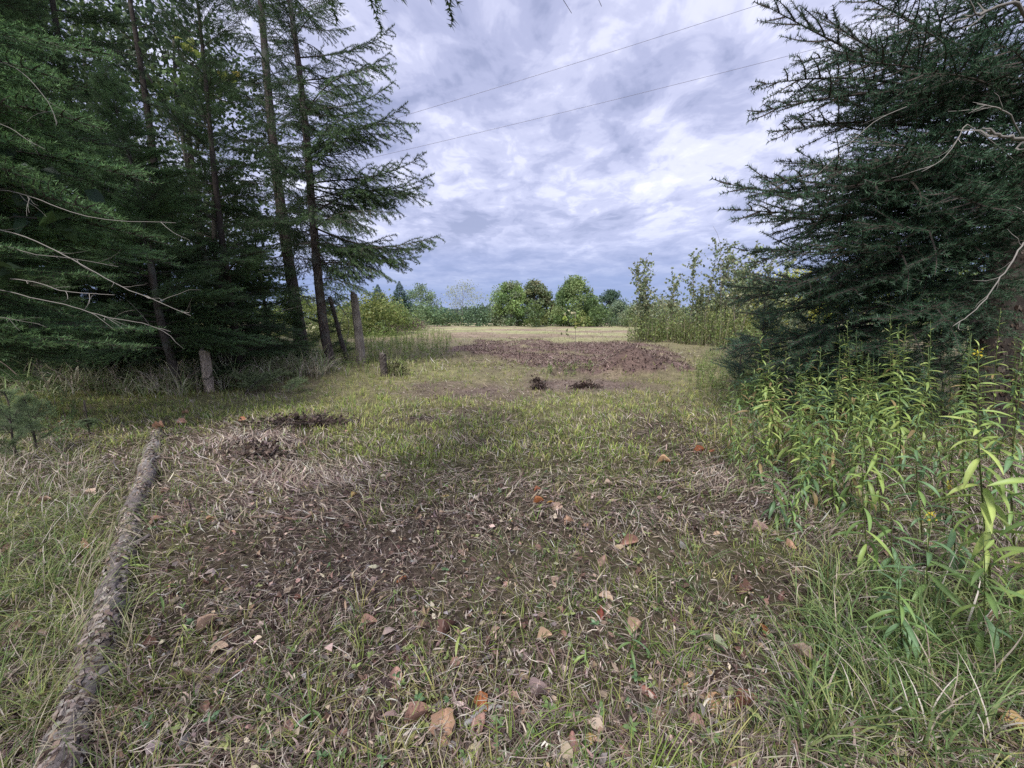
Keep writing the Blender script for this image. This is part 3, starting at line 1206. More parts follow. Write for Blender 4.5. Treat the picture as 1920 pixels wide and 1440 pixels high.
# --- the two open spruces right of the dark stand
g = ground_at(617, 12.2)
pairB = Tree('spruce_tree', 'slim open-crowned spruce whose trunk stands nearest the broken grey snags', 'tree', g, 15.5, .145, (-.046, 0), wob=.10, kind_stubs=30)
tipsB = [(740, 45, 11.8), (735, 95, 11.9), (742, 150, 11.8), (765, 190, 11.6), (790, 232, 11.6), (770, 262, 12.2), (800, 285, 11.5), (815, 325, 11.6), (795, 345, 12.3),
         (808, 380, 11.5), (826, 440, 11.4), (800, 462, 12.4), (790, 480, 11.6), (765, 500, 12.0), (742, 528, 11.3), (700, 520, 11.6),
         (700, 556, 11.2), (655, 560, 11.6), (745, 400, 10.8), (735, 300, 10.9), (715, 215, 10.9), (700, 460, 11.0), (745, 120, 11.0), (690, 330, 13.4), (700, 150, 13.2)]
for px, py, Y in tipsB:
    t = at(px, py, Y)
    zt = t[2] - g[2]
    rise = .9 if py < 320 else (.1 if py < 450 else -.55)
    pairB.branch(max(.8, zt - rise * (.6 if py < 320 else 1)), t, PAIR, 1.05)
pairB.fill(105, 3.2, 14.8, lambda f: 3.0 * max(.05, 1 - f) ** .55, lin(-14, 38), PAIR, 1.1, (-100, 110))
pairB.fill(60, 2.9, 14.0, lambda f: 2.1 * max(.05, 1 - f) ** .6, lin(-18, 30), PAIR, 1.0, (110, 260))
pairB.fill(14, 1.6, 4.5, lambda f: 1.5, lin(-10, -10), DEADB, .6)
g = ground_at(562, 14.2)
pairA = Tree('spruce_tree', 'thicker dark-trunked spruce just left of the slim open-crowned one', 'tree', g, 17.5, .21, (-.030, 0), wob=.08, kind_stubs=20)
for px, py, Y in [(640, 560, 13.4), (690, 470, 13.2), (470, 330, 13.4), (450, 230, 13.5), (430, 120, 13.8), (460, 420, 13.4), (500, 500, 13.2), (640, 400, 12.8), (445, 60, 13.6), (480, 180, 13)]:
    t = at(px, py, Y)
    pairA.branch(max(1, t[2] - g[2] + .25), t, PAIR, 1.1)
pairA.fill(90, 2.8, 16.5, lambda f: 3.2 * max(.05, 1 - f) ** .6, lin(-16, 30), PAIR, 1.1, (60, 300))
pairA.fill(60, 4.0, 16.5, lambda f: 2.5 * max(.05, 1 - f) ** .6, lin(-16, 30), PAIR, 1.0, (-60, 60))
pairA.fill(12, 1.2, 4.0, lambda f: 1.6, lin(-10, -10), DEADB, .6)

# --- the dark stand of firs and spruces on the left
stand = [  # px, Y, H, r0, reach, n, meshes, lean, label
    (322, 8.0, 6.0, .085, 1.9, 100, FIRB, (-.085, 0), 'slender fir with its leaning grey trunk showing and its pointed top below the leaves'),
    (-190, 4.9, 11, .15, 2.9, 95, FIR, (.0, 0), 'fir at the left edge whose lit boughs hang over the long grass'),
    (70, 8.6, 11, .15, 2.5, 84, FIR, (.02, 0), 'dense dark fir behind the pale bare twigs at the left'),
    (205, 9.6, 12.5, .11, 2.4, 84, FIR, (0, 0), 'tall dark fir close behind the slender leaning fir'),
    (420, 10.2, 7.2, .10, 1.9, 72, FIR, (.03, 0), 'middle-sized fir between the slender fir and the open spruces'),
    (-60, 11.5, 14, .18, 2.8, 66, SPR, (0, 0), 'spruce deep in the shade at the far left'),
    (330, 12.6, 15, .14, 2.6, 70, SPR, (0, 0), 'tall spruce rising behind the slender fir'),
    (500, 13.0, 5.2, .07, 1.7, 54, FIRB, (0, 0), 'brighter young fir left of the thick dark trunk'),
    (130, 13.5, 15, .14, 2.7, 60, SPR, (0, 0), 'spruce behind the dense dark fir'),
    (400, 16.0, 13, .17, 2.6, 50, SPR, (0, 0), 'farthest spruce of the left stand, showing through the gaps'),
    (440, 9.6, 10.5, .09, 2.0, 74, FIR, (.0, 0), 'tall fir just left of the open spruces, hiding the maple behind'),
    (150, 11.0, 13, .15, 2.4, 70, FIR, (.0, 0), 'tall fir at the back of the left stand under the maple leaves'),
    (-330, 8.0, 13, .17, 2.8, 50, FIR, (0, 0), 'fir outside the left edge with boughs reaching in'),
]
STAND = []
for px, Y, H, r0, reach, n, me, lean, lab in stand:
    g = ground_at(px, Y)
    n = int(n * (1.35 if Y < 9.3 else 1.0))
    reach *= 1.1
    t = Tree('fir_tree' if me is not SPR else 'spruce_tree', lab, 'tree', g, H, r0, lean, kind_stubs=10, bark=M_BARKDK if px != 322 else M_BARK)
    lo = .15 if px != 322 else .8
    if px == -190:
        t.fill(40, 1.5, H * .985, cone(reach, .62), lin(-8, 40), me, 1.1, (60, 330))
        t.fill(34, 2.6, H * .985, cone(reach, .62), lin(-4, 40), me, 1.1, (-40, 60))
    elif px == 322:
        t.fill(int(n * .75), lo, H * .985, cone(reach, .62), lin(-8, 40), me, 1.1, (-40, 220), bias=1.05)
        t.fill(int(n * .2), 2.6, H * .985, cone(reach, .62), lin(-8, 40), me, 1.1, (220, 320), bias=1.05)
    else:
        t.fill(n, lo, H * .985, cone(reach, .62), lin(-8, 40), me, 1.1, bias=1.05)
    t.branch(H * .93, t.pt(H) + [0, 0, .25], me, .5)
    STAND.append(t)
# front boughs of the stand, coloured with brighter needles to look lit
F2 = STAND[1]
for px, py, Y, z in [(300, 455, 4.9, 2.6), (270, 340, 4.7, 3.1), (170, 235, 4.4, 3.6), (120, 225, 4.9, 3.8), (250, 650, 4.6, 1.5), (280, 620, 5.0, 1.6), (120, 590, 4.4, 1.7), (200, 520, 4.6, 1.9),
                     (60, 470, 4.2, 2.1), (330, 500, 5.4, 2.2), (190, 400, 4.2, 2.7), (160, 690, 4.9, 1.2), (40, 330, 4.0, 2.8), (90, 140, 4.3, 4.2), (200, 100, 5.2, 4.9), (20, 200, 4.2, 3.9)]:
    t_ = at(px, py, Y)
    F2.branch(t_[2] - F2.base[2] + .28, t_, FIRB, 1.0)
for px, Y, H, reach, n, me, lab in [
    (455, 11.2, 2.3, 1.15, 40, FIRB, 'small fir seedling-tree with fresh green boughs at the edge of the long grass'),
    (548, 13.2, 2.6, 1.05, 40, FIRB, 'little fir growing against the foot of the thick dark trunk'),
    (395, 10.4, 1.5, .95, 26, FIR, 'low young fir right behind the short pale stump'),
    (610, 15.5, 3.0, 1.2, 30, FIR, 'young fir in the gap behind the slim spruce trunk'),
    (230, 10.2, 2.8, 1.3, 36, FIR, 'low shaded fir behind the long grass under the slender fir'),
    (60, 10.6, 3.2, 1.5, 40, FIR, 'low shaded fir behind the long grass at the far left'),
    (-60, 10.2, 2.6, 1.5, 40, FIR, 'low shaded fir cut by the left edge above the long grass'),
    (150, 10.2, 3.4, 1.7, 44, FIR, 'low dark fir filling the shade between two trunks at the left'),
    (300, 10.8, 3.0, 1.6, 44, FIR, 'low dark fir behind the leaning grey trunk of the slender fir'),
    (500, 12.0, 1.9, 1.3, 32, FIR, 'low dense fir left of the foot of the thick dark trunk'),
    (250, 12.5, 4.2, 2.0, 50, FIR, 'dark fir deep in the stand behind the slender fir'),
    (20, 12.5, 4.2, 2.2, 50, FIR, 'dark fir deep in the stand at the far left'),
    (140, 10.0, 1.7, 1.1, 22, FIR, 'smallest shaded fir peeping over the long grass'),
]:
    t = Tree('young_fir', lab, 'young tree', ground_at(px, Y), H, .03, kind_stubs=0, wob=.02, sides=6)
    t.fill(n, .12, H * .95, cone(reach, .7), lin(2, 45), me, 1.1)
    t.branch(H * .9, t.pt(H) + [0, 0, .1], me, .5)

# --- the great spruce on the right
g = ground_at(1888, 5.2)
R1 = Tree('spruce_tree', 'big dark spruce on the right with a thick trunk and wide sweeping boughs', 'tree', g, 15, .30, (.0, 0), wob=.05, kind_stubs=30, sides=16, bark=M_BARKDK)
for px, py, Y, dz in [(1425, 5, 5.4, -1.3), (1530, 20, 5.0, -.9), (1575, -30, 5.0, -.8), (1470, 170, 5.6, -.1), (1405, 163, 5.2, -.2), (1402, 217, 5.0, -.0), (1440, 250, 5.2, -.3), (1350, 342, 5.1, -.1), (1368, 392, 5.0, .2), (1415, 330, 5.6, .0),
                      (1440, 440, 5.4, .4), (1400, 500, 5.2, .5), (1450, 470, 4.8, .4), (1480, 120, 5.8, -.3), (1560, 110, 4.6, 0), (1600, 250, 4.4, .2), (1550, 330, 4.3, .3),
                      (1620, 420, 4.2, .4), (1500, 410, 4.7, .4), (1395, 370, 5.6, .0), (1430, 350, 4.7, .1), (1420, 400, 5.1, .2), (1460, 300, 5.3, .0), (1455, 380, 4.5, .2), (1385, 470, 5.5, .4), (1420, 530, 5.0, .6), (1400, 590, 5.4, .8), (1500, 300, 4.9, 0), (1470, 540, 4.6, .6), (1530, 460, 4.4, .4), (1345, 655, 5.6, 1.0), (1425, 690, 5.2, .9), (1480, 215, 5.4, -.3), (1520, 160, 5.0, -.2), (1390, 520, 4.9, .6), (1370, 560, 5.5, .8), (1440, 600, 5.2, .8), (1545, 560, 4.6, .7), (1650, 600, 4.3, .7), (1700, 500, 4.2, .5), (1500, 520, 5.0, .6),
                      (1740, 620, 4.3, .7), (1600, 660, 4.6, .8), (1480, 650, 5.0, .8), (1700, 680, 4.8, .7), (1560, 700, 5.1, .8), 
                      (1760, 360, 4.0, .2), (1700, 140, 4.3, -.2), (1660, 20, 4.5, -.4), (1860, 80, 4.0, -.2)]:
    t_ = at(px, py, Y)
    R1.branch(max(.5, t_[2] - g[2] + dz), t_, SPR, 1.12)
R1.fill(52, .8, 14.2, lambda f: 3.5 * max(.05, 1 - f) ** .55, lin(-14, 22), SPR, 1.15, (95, 200))
R1.fill(46, .8, 14.2, lambda f: 3.4 * max(.05, 1 - f) ** .55, lin(-14, 22), SPR, 1.15, (-85, 100))
R1.fill(16, 5.5, 14.2, lambda f: 3.2 * max(.05, 1 - f) ** .55, lin(-14, 22), SPR, 1.1, (200, 275))
for px, Y, H, reach, n, me, lab, bark in [
    (2040, 8.8, 14, 3.0, 70, SPR, 'second dark spruce behind the big one at the right edge', None),
    (2350, 6.5, 14, 3.0, 50, SPR, 'spruce beyond the right edge of the stand', None),
    (1770, 9.5, 3.6, 1.7, 42, SPR, 'low shaded spruce behind the big trunk on the right', None),
]:
    t = Tree('spruce_tree', lab, 'tree', ground_at(px, Y), H, .2 if H > 5 else .05)
    t.fill(n, .4, H * .97, cone(reach, .6), lin(-10, 35), me, 1.1)
for px, Y, H, reach, n, lab in [
    (1530, 5.9, 1.9, 1.3, 44, 'young bluish spruce spreading low among the goldenrod at the right'),
    (1430, 7.6, 1.9, 1.05, 34, 'young spruce with upright bluish tips beside the aspen thicket'),
    (1395, 8.6, 1.15, .8, 22, 'lowest little spruce at the edge of the clearing'),
    (1640, 5.4, 1.25, 1.1, 26, 'young spruce half hidden under the big boughs at the right'),
    (1620, 8.8, 2.6, 1.3, 36, 'young spruce between the thicket and the big trunk'),
]:
    t = Tree('young_spruce', lab, 'young tree', ground_at(px, Y), H, .03, wob=.02, sides=6)
    t.fill(n, .12, H * .95, cone(reach, .6), lin(8, 50), SPRBL, 1.1)
    t.branch(H * .85, t.pt(H) + [0, 0, .15], SPRBL, .5)

# --- boughs of an overhanging spruce above the camera, its trunk behind the picture
g = np.array([-2.6, -1.2, float(height(-2.6, -1.2)) - .03])
OV = Tree('spruce_tree', 'overhanging spruce whose drooping twigs dip into the top of the view', 'tree', g, 8.5, .13)
for px, py, Y, dz in [(720, 22, 3.4, .9), (640, 8, 3.2, .8), (560, 5, 3.4, .9), (860, 6, 3.3, .8), (800, -6, 3.1, .7), (600, -8, 2.8, .7), (460, -6, 3.2, .7), (500, 8, 3.6, .7)]:
    t_ = at(px, py, Y)
    OV.branch(t_[2] - g[2] + dz, t_, PAIR, .42)
for px, py, Y, dz in [(1072, 25, 3.1, .5), (1128, 12, 3.0, .5)]:
    t_ = at(px, py, Y)
    OV.branch(t_[2] - g[2] + dz, t_, DEADB, .4)
OV.fill(3, 3.2, 4.8, lambda f: 2.2 * max(.05, 1 - f) ** .6, lin(-5, 30), PAIR, 1.0, (170, 350))  # unseen boughs, kept few and low so their shade dims the foreground
# ------------------------------------------------------------------ broad-leaved trees
def limb_path(p0, p1, n=6, sag=.08, wob=.05):
    t = np.linspace(0, 1, n)[:, None]
    L = np.linalg.norm(np.array(p1) - p0)
    P = p0 * (1 - t) + np.array(p1) * t
    P = P + R.normal(size=(n, 3)) * wob * L * np.sin(t * np.pi) * .5
    P[:, 2] += -sag * L * np.sin(t[:, 0] * np.pi)
    return P


def broad_tree(name, label, cat, base, H, spread, nleaf, leaf, cols, ncl=26, lo=.3, trunk=.012, bare=0.0, top=1.0, twig=(.16, .14, .12), clr=.17, group=None, droop=0.0, depth=None, bark=None):
    """trunk with limbs to leaf clusters spread through the crown"""
    base = np.array(base, float)
    o = link(name, None, None, base)
    tag(o, label, cat, group)
    b = MB()
    zs = np.linspace(-.1, H * .92, 9)
    tr = np.stack([np.sin(zs * .5 + R.rand() * 6) * .02 * H * (zs / H), np.sin(zs * .6 + R.rand() * 6) * .02 * H * (zs / H), zs], -1)
    b.add(*tube(tr, trunk * H * (1 - .85 * zs.clip(0) / H) + .003, 7, twig), 0, True)
    f = R.uniform(0, 1, ncl)
    zc = H * (lo + (1 - lo) * f)
    prof = np.sin(np.clip((f * .86 + .14), 0, 1) ** .8 * np.pi) ** .6
    a = np.arange(ncl) * 2.4 + R.uniform(0, .8, ncl)
    rr = spread * prof * R.uniform(.35, 1.0, ncl) ** .6
    Cc = np.stack([rr * np.cos(a), rr * np.sin(a) * (depth or 1), zc], -1)
    Cc[0] = [0, 0, H * .95]
    for c in Cc:
        z0 = max(lo * H * .6, c[2] - np.hypot(c[0], c[1]) * .9 - .05 * H)
        p0 = np.array([np.interp(z0, zs, tr[:, 0]), np.interp(z0, zs, tr[:, 1]), z0])
        P = limb_path(p0, c)
        r = trunk * H * .32 * np.linspace(1, .2, 6)
        b.add(*tube(P, r, 4, twig), 0)
        for k in range(5):
            q = P[R.randint(2, 6)]
            e = q + rdir(1, .4)[0] * clr * spread * R.uniform(.6, 1.4)
            b.add(*twigs([q], [e], r[-1] * .8, r[-1] * .3, twig), 0)
    link('trunk', b.mesh('trunk', [M_TWIG]), o)
    if nleaf:
        ci = R.randint(0, ncl, nleaf)
        shell = R.normal(size=(nleaf, 3)).clip(-1.7, 1.7) * .62
        cs = R.uniform(.7, 1.35, ncl)[ci][:, None]
        P = Cc[ci] + shell * clr * 1.6 * spread * cs * [1, depth or 1, .75]
        P[:, 2] = np.maximum(P[:, 2], leaf)
        c = pick(cols, ncl)[ci] * R.uniform(.8, 1.25, ncl)[ci][:, None]
        D = rdir(nleaf, -droop)
        lf = cards(P, D, rdir(nleaf, .8), leaf * R.uniform(.6, 1.3, nleaf), leaf * R.uniform(.55, .9, nleaf), vary(c, nleaf, .16))
        b2 = MB()
        b2.add(*lf)
        link('crown', b2.mesh('crown', [M_LEAF]), o)
    return o


GR = [(0.098, 0.150, 0.058), (0.130, 0.195, 0.072), (0.169, 0.234, 0.078)]
YG = [(0.195, 0.260, 0.078), (0.260, 0.312, 0.091), (0.312, 0.338, 0.117)]
DK = [(0.072, 0.117, 0.065), (0.091, 0.143, 0.078), (0.117, 0.169, 0.085)]
BR = [(.17, .19, .09), (.15, .19, .09), (.21, .20, .11)]
BL = [(0.078, 0.130, 0.091), (0.104, 0.156, 0.104)]


def farbase(px, Y):
    t = at(px, 605, Y)
    return np.array([t[0], Y, float(height(t[0], Y)) - .05])


def hgt(py, Y, base):
    return at(960, py, Y)[2] - base[2]


# maples and basswoods behind the left stand
for px, Y, H, sp, nl, lf, cols, lab in [
    (60, 15.5, 14.5, 5.0, 11000, .17, DK + GR, 'leafy maple behind the firs filling the top left corner'),
    (395, 15.0, 12.0, 3.2, 7500, .17, GR + DK, 'maple with a few yellowing leaves between the fir tops and the open spruces'),
    (-260, 10.0, 13.0, 4.0, 5000, .17, DK + GR, 'basswood leaning in from beyond the left edge'),
    (250, 19.0, 15.0, 5.0, 8000, .20, DK + GR, 'broad-leaved tree farthest back behind the left stand'),
]:
    g = farbase(px, Y)
    broad_tree('maple_tree', lab, 'tree', g, H, sp, nl, lf, cols, 46, .22, .012, clr=.20)
# the yellow leaf clusters of the maple are leaves of a low limb
def leaf_cluster(name, label, cat, c, n, r, leaf, cols, stem_to):
    b = MB()
    P = np.array(c) + rdir(n) * r * R.uniform(.3, 1, n)[:, None]
    b.add(*cards(P, rdir(n, -1.0), rdir(n, .3) + [0, -1.2, 0], leaf * R.uniform(.7, 1.2, n), leaf * R.uniform(.75, 1.0, n), vary(pick(cols, n), n, .12), .12), 0)
    q = limb_path(np.array(stem_to), np.array(c), 7, .05, .05)
    b.add(*tube(q, np.linspace(.014, .004, 7), 4, (0.156, 0.130, 0.111)), 1)
    for k in range(min(n, 24)):
        b.add(*twigs([q[-1 - k % 3]], [P[k]], .003, .0015, (0.156, 0.130, 0.111)), 1)
    o = link(name, b.mesh(name, [M_LEAF, M_TWIG]))
    tag(o, label, cat)
    return o


leaf_cluster('leafy_branch', 'yellow-orange leaves at the end of a maple branch beside the open spruces', 'branch', at(428, 138, 10.2), 5, .18, .22, [(0.715, 0.546, 0.078), (0.650, 0.468, 0.065), (0.390, 0.442, 0.104)], at(395, 150, 14.8))
leaf_cluster('leafy_branch', 'yellow-green leaves near the top of the maple in the upper left', 'branch', at(362, 88, 10.2), 6, .24, .18, [(0.364, 0.429, 0.091), (0.468, 0.468, 0.091)], at(390, 170, 14.8))
leaf_cluster('leafy_branch', 'big dull green vine leaves hanging in the shade at the far left', 'branch', at(60, 345, 4.6), 36, .42, .19, [(0.046, 0.085, 0.039), (0.065, 0.117, 0.052)], F2.pt(3.4))
leaf_cluster('leafy_branch', 'pair of big lobed green leaves below the vine in the dark', 'branch', at(100, 412, 4.5), 5, .10, .22, [(0.091, 0.156, 0.058)], F2.pt(3.0))
leaf_cluster('leafy_branch', 'round vine leaves at the left edge above the lowest boughs', 'branch', at(18, 500, 4.2), 6, .13, .20, [(.045,.08,.03)], F2.pt(2.4))

# ------------------------------------------------------------------ the trees at the far side of the field
def far_conifer(name, label, px, Y, top, base_reach, cols, n=2600, twin=0, w=1.0):
    base = farbase(px, Y)
    H = hgt(top, Y, base)
    o = link(name, None, None, base)
    tag(o, label, 'tree')
    b, b2 = MB(), MB()
    for dx, hh in [(0, H)] + ([(twin, H * .93)] if twin else []):
        b.add(*tube([[dx, 0, 0], [dx, 0, hh * .5], [dx, 0, hh]], [.012 * H, .007 * H, .002 * H], 6, (0.117, 0.098, 0.085)), 0)
        z = hh * R.rand(n) ** 1.2
        rr = base_reach * (1 - z / hh) ** .95 * (.55 + .45 * np.abs(np.sin(z / hh * 26))) * R.uniform(.2, 1.05, n) + .02 * H * .3
        a = R.uniform(0, 6.28, n)
        P = np.stack([dx + rr * np.cos(a), rr * np.sin(a), z - rr * .18], -1)
        D = np.stack([np.cos(a), np.sin(a), R.uniform(-.5, .1, n)], -1)
        L = .085 * H * R.uniform(.5, 1.3, n) * (1.2 - z / hh)
        b2.add(*cards(P, D, rdir(n, 1.5), L, L * .4, vary(pick(cols, n), n, .2), .3), 0)
    link('trunk', b.mesh('trunk', [M_TWIG]), o)
    link('crown', b2.mesh('crown', [M_LEAF]), o)
    return o


far_conifer('spruce_tree', 'twin-topped dark spruce at the far left side of the field', 752, 62, 527, 3.6, [(0.065, 0.117, 0.085), (0.085, 0.143, 0.091)], 6000, -3.4)
for px, Y, top, sp, nl, lf, cols, lo, ncl, tk, lab, kind in [
    (790, 66, 536, 2.8, 1500, .42, [(0.169, 0.221, 0.117), (0.130, 0.182, 0.104)], .25, 16, .010, 'thin half-bare tree right of the twin-topped spruce', 'tree'),
    (868, 72, 534, 4.0, 650, .34, [(0.260, 0.286, 0.195), (0.208, 0.234, 0.156)], .42, 22, .009, 'airy grey tree with forked bare limbs standing above the distant woods', 'tree'),
    (958, 58, 533, 2.9, 5200, .42, GR + [(0.169, 0.195, 0.117)], .05, 34, .012, 'full dark-green tree, leftmost of the round trees at the end of the field', 'tree'),
    (935, 60, 545, 2.0, 900, .36, [(0.182, 0.234, 0.130)], .2, 14, .01, 'light leafy tree leaning out from the left side of the full dark-green one', 'tree'),
    (1003, 60, 529, 2.3, 4200, .42, BR + [(0.130, 0.169, 0.091)], .08, 30, .012, 'brownish-green tree with thinning top in the middle of the row', 'tree'),
    (1024, 61, 550, 1.6, 2000, .40, GR + BR, .05, 16, .012, 'shorter tree with a rusty patch filling the gap in the row', 'tree'),
    (1076, 57, 528, 3.1, 6200, .42, [(0.143, 0.208, 0.078), (0.195, 0.247, 0.098), (0.117, 0.169, 0.072)], .05, 40, .012, 'tallest and roundest bright-green tree of the row', 'tree'),
    (1050, 62, 553, 1.5, 1800, .4, DK, .05, 16, .012, 'dark low tree tucked against the left of the tallest round tree', 'tree'),
    (1108, 58, 560, 1.8, 1800, .38, [(0.208, 0.273, 0.117), (0.169, 0.234, 0.098)], .02, 16, .012, 'pale green bushy tree right of the tallest round tree', 'tree'),
    (1142, 66, 547, 2.4, 3600, .42, DK + BL, .05, 24, .012, 'dark bluish-green tree at the right end of the row', 'tree'),
    (1165, 60, 565, 2.2, 1700, .38, [(0.169, 0.208, 0.130), (0.130, 0.182, 0.117)], .02, 16, .012, 'greyish bushy tree beside the aspen sapling', 'tree'),
    (1195, 55, 572, 2.2, 1700, .36, [(0.182, 0.208, 0.117), (0.156, 0.208, 0.091)], .02, 16, .012, 'low tree directly behind the tall aspen sapling', 'tree'),
    (1240, 52, 566, 2.6, 2200, .36, [(0.221, 0.221, 0.130), (0.156, 0.195, 0.091)], .02, 18, .012, 'low mixed tree behind the gap between the aspens', 'tree'),
    (1400, 36, 526, 3.4, 4600, .27, [(0.234, 0.247, 0.098), (0.286, 0.286, 0.130), (0.169, 0.208, 0.078)], .05, 30, .012, 'rounded yellowish tree rising behind the aspen thicket', 'tree'),
    (1480, 30, 520, 3.0, 3600, .24, YG + [(0.494, 0.468, 0.104)], .05, 26, .012, 'yellow-green tree behind the boughs of the big right spruce', 'tree'),
    (1620, 28, 500, 3.6, 4200, .24, YG + GR, .05, 26, .012, 'leafy tree seen through the boughs of the big right spruce', 'tree'),
    (1780, 26, 510, 3.4, 3600, .24, GR + YG, .05, 26, .012, 'leafy tree behind the thick trunk at the right', 'tree'),
    (1960, 24, 480, 3.4, 3000, .24, GR, .05, 26, .012, 'leafy tree at the right edge behind the big spruce', 'tree'),
    (560, 30, 560, 2.2, 2400, .22, YG, .03, 18, .012, 'yellow-green tree glimpsed behind the two open spruces', 'tree'),
    (420, 27, 540, 2.6, 2400, .22, GR + YG, .03, 18, .012, 'green tree in the sunlit gap behind the left stand', 'tree'),
]:
    g = farbase(px, Y)
    broad_tree('leafy_tree', lab, kind, g, hgt(top, Y, g), sp, int(nl * 1.85), lf * .6, [tuple(np.array(c_) * 1.45) for c_ in cols], int(ncl * 1.7), lo, tk, clr=.21 if ncl < 20 else .165)

# shrubs
for px, Y, top, sp, nl, lf, cols, lab in [
    (655, 30, 572, 2.0, 2000, .17, YG, 'yellow-green bush behind the grey snag'),
    (700, 30, 566, 1.9, 3000, .17, YG, 'bright yellow-green bush right of the tall grey snag'),
    (733, 33, 576, 1.6, 2200, .17, YG + [(0.221, 0.299, 0.104)], 'rounded lime-green bush left of the brush heap'),
    (770, 40, 585, 1.6, 1000, .2, [(0.156, 0.221, 0.104), (0.221, 0.273, 0.117)], 'low green bush in front of the twin-topped spruce'),
    (620, 26, 590, 1.4, 1300, .14, YG, 'small yellow-green bush behind the leaning dead trunk'),
    (800, 55, 583, 2.0, 900, .3, [(0.156, 0.234, 0.104)], 'low bush below the half-bare tree'),
    (835, 58, 588, 2.0, 900, .3, [(0.130, 0.208, 0.104), (0.182, 0.234, 0.104)], 'low green bush at the field edge left of the airy tree'),
    (893, 58, 584, 2.4, 1200, .3, [(0.143, 0.221, 0.117)], 'rounded green bush at the field edge right of the airy tree'),
    (1003, 54, 572, 1.3, 900, .25, YG + GR, 'light green bush in front of the brownish tree'),
    (1128, 54, 584, 1.6, 800, .25, GR, 'small green bush before the dark bluish tree'),
    (1090, 54, 588, 1.2, 600, .25, YG, 'small pale bush at the foot of the tallest round tree'),
    (1440, 20, 575, 1.3, 1300, .13, [(0.546, 0.520, 0.104), (0.312, 0.364, 0.104)], 'bush with yellow autumn leaves among the aspen stems'),
    (1345, 24, 590, 1.2, 900, .13, YG, 'yellow-green bush at the end of the aspen thicket'),
]:
    g = farbase(px, Y)
    broad_tree('bush', lab, 'bush', g, hgt(top, Y, g), sp, nl, lf, cols, 14, .06, .01, clr=.34)

# distant woods
def woods():
    b = MB()
    for (x0, x1, Y, top, col, n, s) in [(-1200, 700, 150, 568, (0.098, 0.150, 0.091), 7000, 1.5), (700, 960, 120, 578, (0.091, 0.150, 0.098), 4200, .85), (640, 980, 170, 574, (0.098, 0.143, 0.117), 3500, 1.2),
                                     (900, 1400, 110, 572, (0.111, 0.150, 0.098), 5200, .9), (1300, 3200, 120, 560, (0.117, 0.169, 0.078), 7000, 1.4)]:
        px = R.uniform(x0, x1, n)
        Yv = Y + R.uniform(-10, 14, n)
        X = (px - 960) / F_PX * Yv * 1.0
        zt = at(960, top, Y)[2]
        crown = zt * (.62 + .55 * fbm(X * .09, X * 0 + Y, 301))
        z = crown * R.rand(n) ** .6
        c = vary(np.array(col) * (.75 + .5 * fbm(X * .15, Yv * .1, 311))[:, None], n, .2)
        P = np.stack([X, Yv, z + height(X, Yv) * 0], -1)
        b.add(*cards(P, rdir(n), rdir(n, .5) + [0, -.5, 0], s * R.uniform(.6, 1.5, n), s * R.uniform(.5, 1, n), c, .2))
    o = link('distant_woods', b.mesh('distant woods', [M_LEAF]))
    tag(o, 'low belt of green woods along the far edge of the field', 'woods', kind='stuff')


woods()


